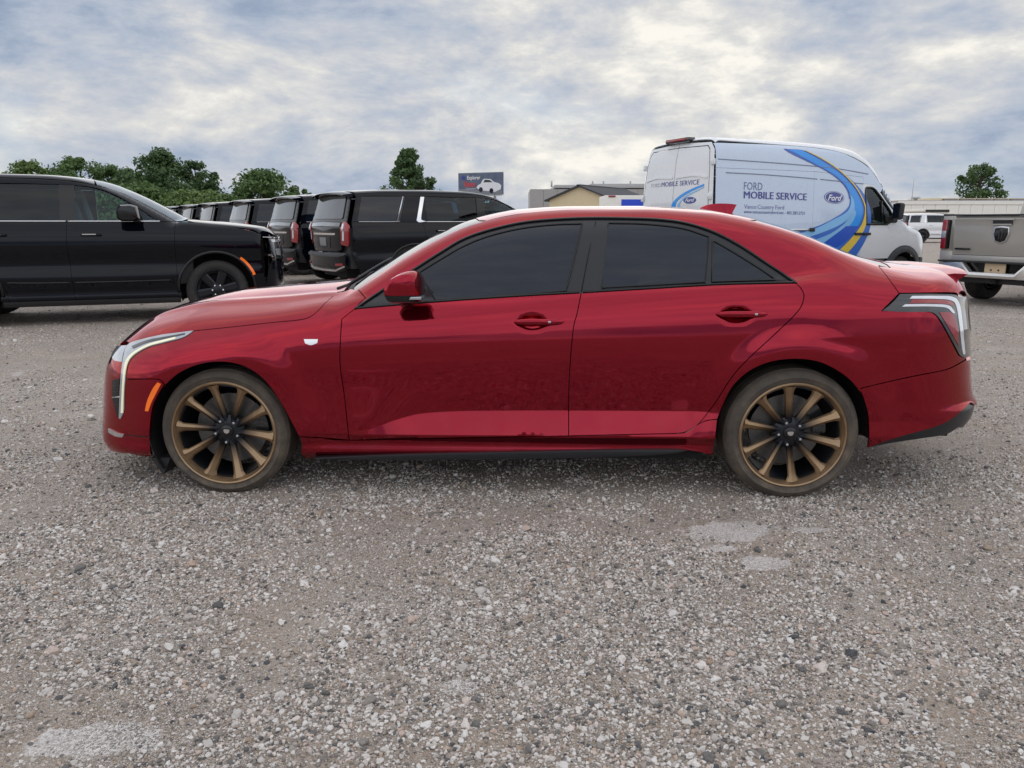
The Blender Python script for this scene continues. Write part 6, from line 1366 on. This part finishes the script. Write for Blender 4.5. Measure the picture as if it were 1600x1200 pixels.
def clad(S, x0, x1, z0, z1, y, m, step=.9, nm='wall_panel'):
    n = max(1, int(round((x1 - x0) / step))); w = (x1 - x0) / n; me0 = None
    for i in range(n):
        if me0 is None: o = box(nm, (0, 0, 0), (w - .03, .12, z1 - z0), m, S, bevel=.02, seg=1); me0 = o.data
        else: o = link(nm, me0, S)
        o.location = (x0 + w * (i + .5), y, (z0 + z1) / 2)
# long grey hall in the middle distance
S, w = bld('grey_hall', 'long grey metal hall with flat roof behind the cream gabled building', 828, 1016, 92)
box('wall', (0, 5, z_at(294, 92) / 2 - .1), (w, 10, z_at(294, 92) - .2), M['grey_wall'], S); clad(S, -w / 2, w / 2, 0, z_at(296, 92), -.06, M['grey_wall'], 1.6)
box('roof', (1.2, 5, z_at(292, 92)), (w - 3.2, 10.4, .35), M['grey_roof'], S, bevel=.05); box('parapet', (w * .25, 3, z_at(289.5, 92)), (w * .5, 5, .30), M['grey_roof'], S)
for px_ in (862, 926, 943, 985): tube('roof_vent', [(px_at(px_, 92) - px_at(922, 92), 1, z_at(292, 92)), (px_at(px_, 92) - px_at(922, 92), 1, z_at(283, 92))], .10, M['grey_roof'], S, 6)
S, w = bld('cream_gabled_building', 'cream gabled building with dark shingle roof and blue wall beyond the sedan roof', 862, 1000, 62, rad(-32))
hz, pz = z_at(312, 62), z_at(292, 62); gw = 2.7
prism('gable_wall', [(-gw, 0), (gw, 0), (gw, hz), (0, pz), (-gw, hz)], 0, .2, M['cream_wall'], S)
for i_, o_ in enumerate([S]): o_.location = cam_xy(px_at(905, 62), 62) + (0,)
for sg in (-1, 1):
    sl_ = math.atan2(pz - hz, gw); L_ = math.hypot(gw, pz - hz) + .5
    box('roof', (sg * (gw + .2) / 2, 4.2, (hz + pz) / 2 + .02), (L_, 9.0, .12), M['dark_roof'], S, rot=Euler((0, sg * sl_, 0)))
box('side_wall', (gw - .1, 4.3, hz / 2), (.2, 8.2, hz), M['cream_wall'], S); box('side_wall', (-gw + .1, 4.3, hz / 2), (.2, 8.2, hz), M['cream_wall'], S)
box('blue_wall', (gw + .02, 1.6, hz / 2), (.14, 2.9, hz - .1), M['blue_paint'], S); box('door', (gw + .10, 1.9, 1.1), (.08, 1.0, 2.1), M['plastic'], S); box('window', (gw + .10, .8, 2.0), (.06, .8, .5), M['glass'], S)
S, w = bld('white_trailer', 'white box trailer with a bright blue panel behind the sedan roof', 943, 1008, 40); tag(S, cat='trailer')
hz = z_at(305.5, 40); b0 = box('box_body', (0, 1.1, (hz + .6) / 2), (w, 2.2, hz - .6), M['white_wall'], S, bevel=.06); box('blue_panel', (px_at(988, 40) - px_at(975.5, 40), -.012, hz - .85), (px_at(1006, 40) - px_at(970, 40), .03, 1.3), M['blue_sign'], b0); box('marker_lamp', (px_at(955, 40) - px_at(975.5, 40), -.01, hz - .05), (.35, .05, .08), M['tailred'], b0)
for x in (-.4, .4): lathe('wheel', [(.001, -.12), (.2, -.12), (.36, -.11), (.36, .11), (.001, .11)], M['tyre'], S, 24, centre=(x, .16, .36), closed=False)
# low white buildings on the right
S, w = bld('white_warehouse', 'low off-white warehouse with parapet behind the van and pickup', 1402, 1680, 84)
hz = z_at(315, 84); box('wall', (0, 6, hz / 2), (w, 12, hz), M['white_wall'], S); clad(S, -w / 2, w / 2, 0, hz - .35, -.07, M['white_wall'], 1.25); box('fascia', (0, -.12, hz - .14), (w + .3, .16, .36), M['white_wall'], S); box('roof', (0, 6, hz + .06), (w + .3, 12.2, .12), M['grey_roof'], S)
z2 = z_at(307.5, 84); box('upper_wall', (w * .16, 8, (hz + z2) / 2), (w * .68, 5, z2 - hz), M['cream_wall'], S)
for i in range(7): box('roof_panel', (-w * .06 + i * 1.9, 5.2, hz + .30), (1.7, 1.2, .06), M['solar'], S, rot=Euler((rad(18), 0, 0)))
lathe('roof_vent', [(.001, .55), (.45, .5), (.5, .35), (.2, .3), (.2, 0)], M['grey_roof'], S, 16, axis='z', centre=(px_at(1434, 84) - px_at(1541, 84), 1, hz), closed=False)
tube('antenna_mast', [(px_at(1432, 84) - px_at(1541, 84), 1.5, hz), (px_at(1432, 84) - px_at(1541, 84), 1.5, hz + 2.4)], .03, M['grey_roof'], S, 5)
for i in range(3): box('window', (-w / 2 + 3 + i * 4.2, -.14, 1.7), (1.5, .06, .9), M['glass'], S)
S, w = bld('white_canopy', 'low white canopy roof just above the distant white car', 1440, 1492, 66); tag(S, cat='canopy')
zc_ = z_at(331, 66); box('canopy_roof', (0, 2, zc_), (w, 4, .22), M['white_wall'], S, rot=Euler((0, rad(6), 0)), bevel=.03); box('canopy_fascia', (-.2, -.05, z_at(329.5, 66)), (w * .7, .08, .2), M['plastic'], S)
for sx in (-1, 1):
    for yy in (.3, 3.7): box('post', (sx * w * .45, yy, zc_ / 2), (.12, .12, zc_ - .15), M['grey_roof'], S)
# billboard
bx_, by_ = cam_xy(px_at(750.5, 70), 70); S = empty('billboard', (bx_, by_, 0), YAW - rad(24)); tag(S, 'dark roadside billboard picturing a white car above the black vehicles', 'billboard')
bw = px_at(785, 70) - px_at(716, 70); bw /= math.cos(rad(24)); zb, zt = z_at(304, 70), z_at(271, 70); hb = zt - zb; zm_ = (zb + zt) / 2
pn = box('panel', (0, .1, zm_), (bw, .2, hb), M['bb_dark'] if 'bb_dark' in M else M.setdefault('bb_dark', mat('billboard print dark', (.11, .14, .21), .5, nscale=1.5, cvar=.5)), S); box('frame', (0, .22, zm_), (bw + .1, .1, hb + .1), M['silver'], S)
for x in (-bw * .3, bw * .3): tube('post', [(x, .35, 0), (x, .35, zm_)], .12, M['grey_roof'], S, 8)
box('catwalk', (0, -.3, zb - .12), (bw, .6, .06), M['grey_roof'], S)
def bb(nm, pts, m, y): return prism(nm, [(-bw / 2 + a * bw, zb + b * hb) for a, b in pts], -y, -y + .006, m, pn, smooth=False)
bb('print_road', [(0, 0), (1, 0), (1, .16), (0, .26)], M.setdefault('bb_grey', flatmat('billboard grey', (.22, .23, .26))), .010)
car = [(.42, .30), (.45, .42), (.52, .50), (.56, .66), (.60, .72), (.74, .70), (.82, .56), (.93, .50), (.98, .40), (.97, .22), (.90, .16), (.84, .10), (.50, .20)]
bb('print_car', car, M['white_ink'], .016); bb('print_car_window', [(.58, .55), (.61, .68), (.72, .66), (.79, .55)], M['lampdark'], .022)
for cx_, cz_ in ((.52, .22), (.76, .16)): bb('print_wheel', [(cx_ + .045 * math.cos(t), cz_ + .12 * math.sin(t)) for t in np.linspace(0, 6.28, 13)[:-1]], M['lampdark'], .024)
def bbtext(txt, x0, z0, wid, hgt, m, bold=0., shear=0.):
    V, F = text_mesh(txt, bold, shear); t = (V[:, 0] - V[:, 0].min()) / (V[:, 0].max() - V[:, 0].min()); mesh_obj('print_lettering', [(-bw / 2 + (x0 + wid * a) * bw, -.026, zb + (z0 + hgt * b / .69) * hb) for a, b in zip(t, V[:, 1])], F, m, pn, False)
bbtext('Explorer', .21, .70, .30, .17, M['white_ink'], .02); bbtext('Vance', .13, .36, .26, .26, M.setdefault('bb_red', flatmat('billboard red', (.62, .05, .06))), .03, .15); bb('print_oval', [(.12 + .05 * math.cos(t), .78 + .09 * math.sin(t)) for t in np.linspace(0, 6.28, 13)[:-1]], M['oval'], .016)
bbtext('Country Ford', .18, .24, .22, .07, M['white_ink'])
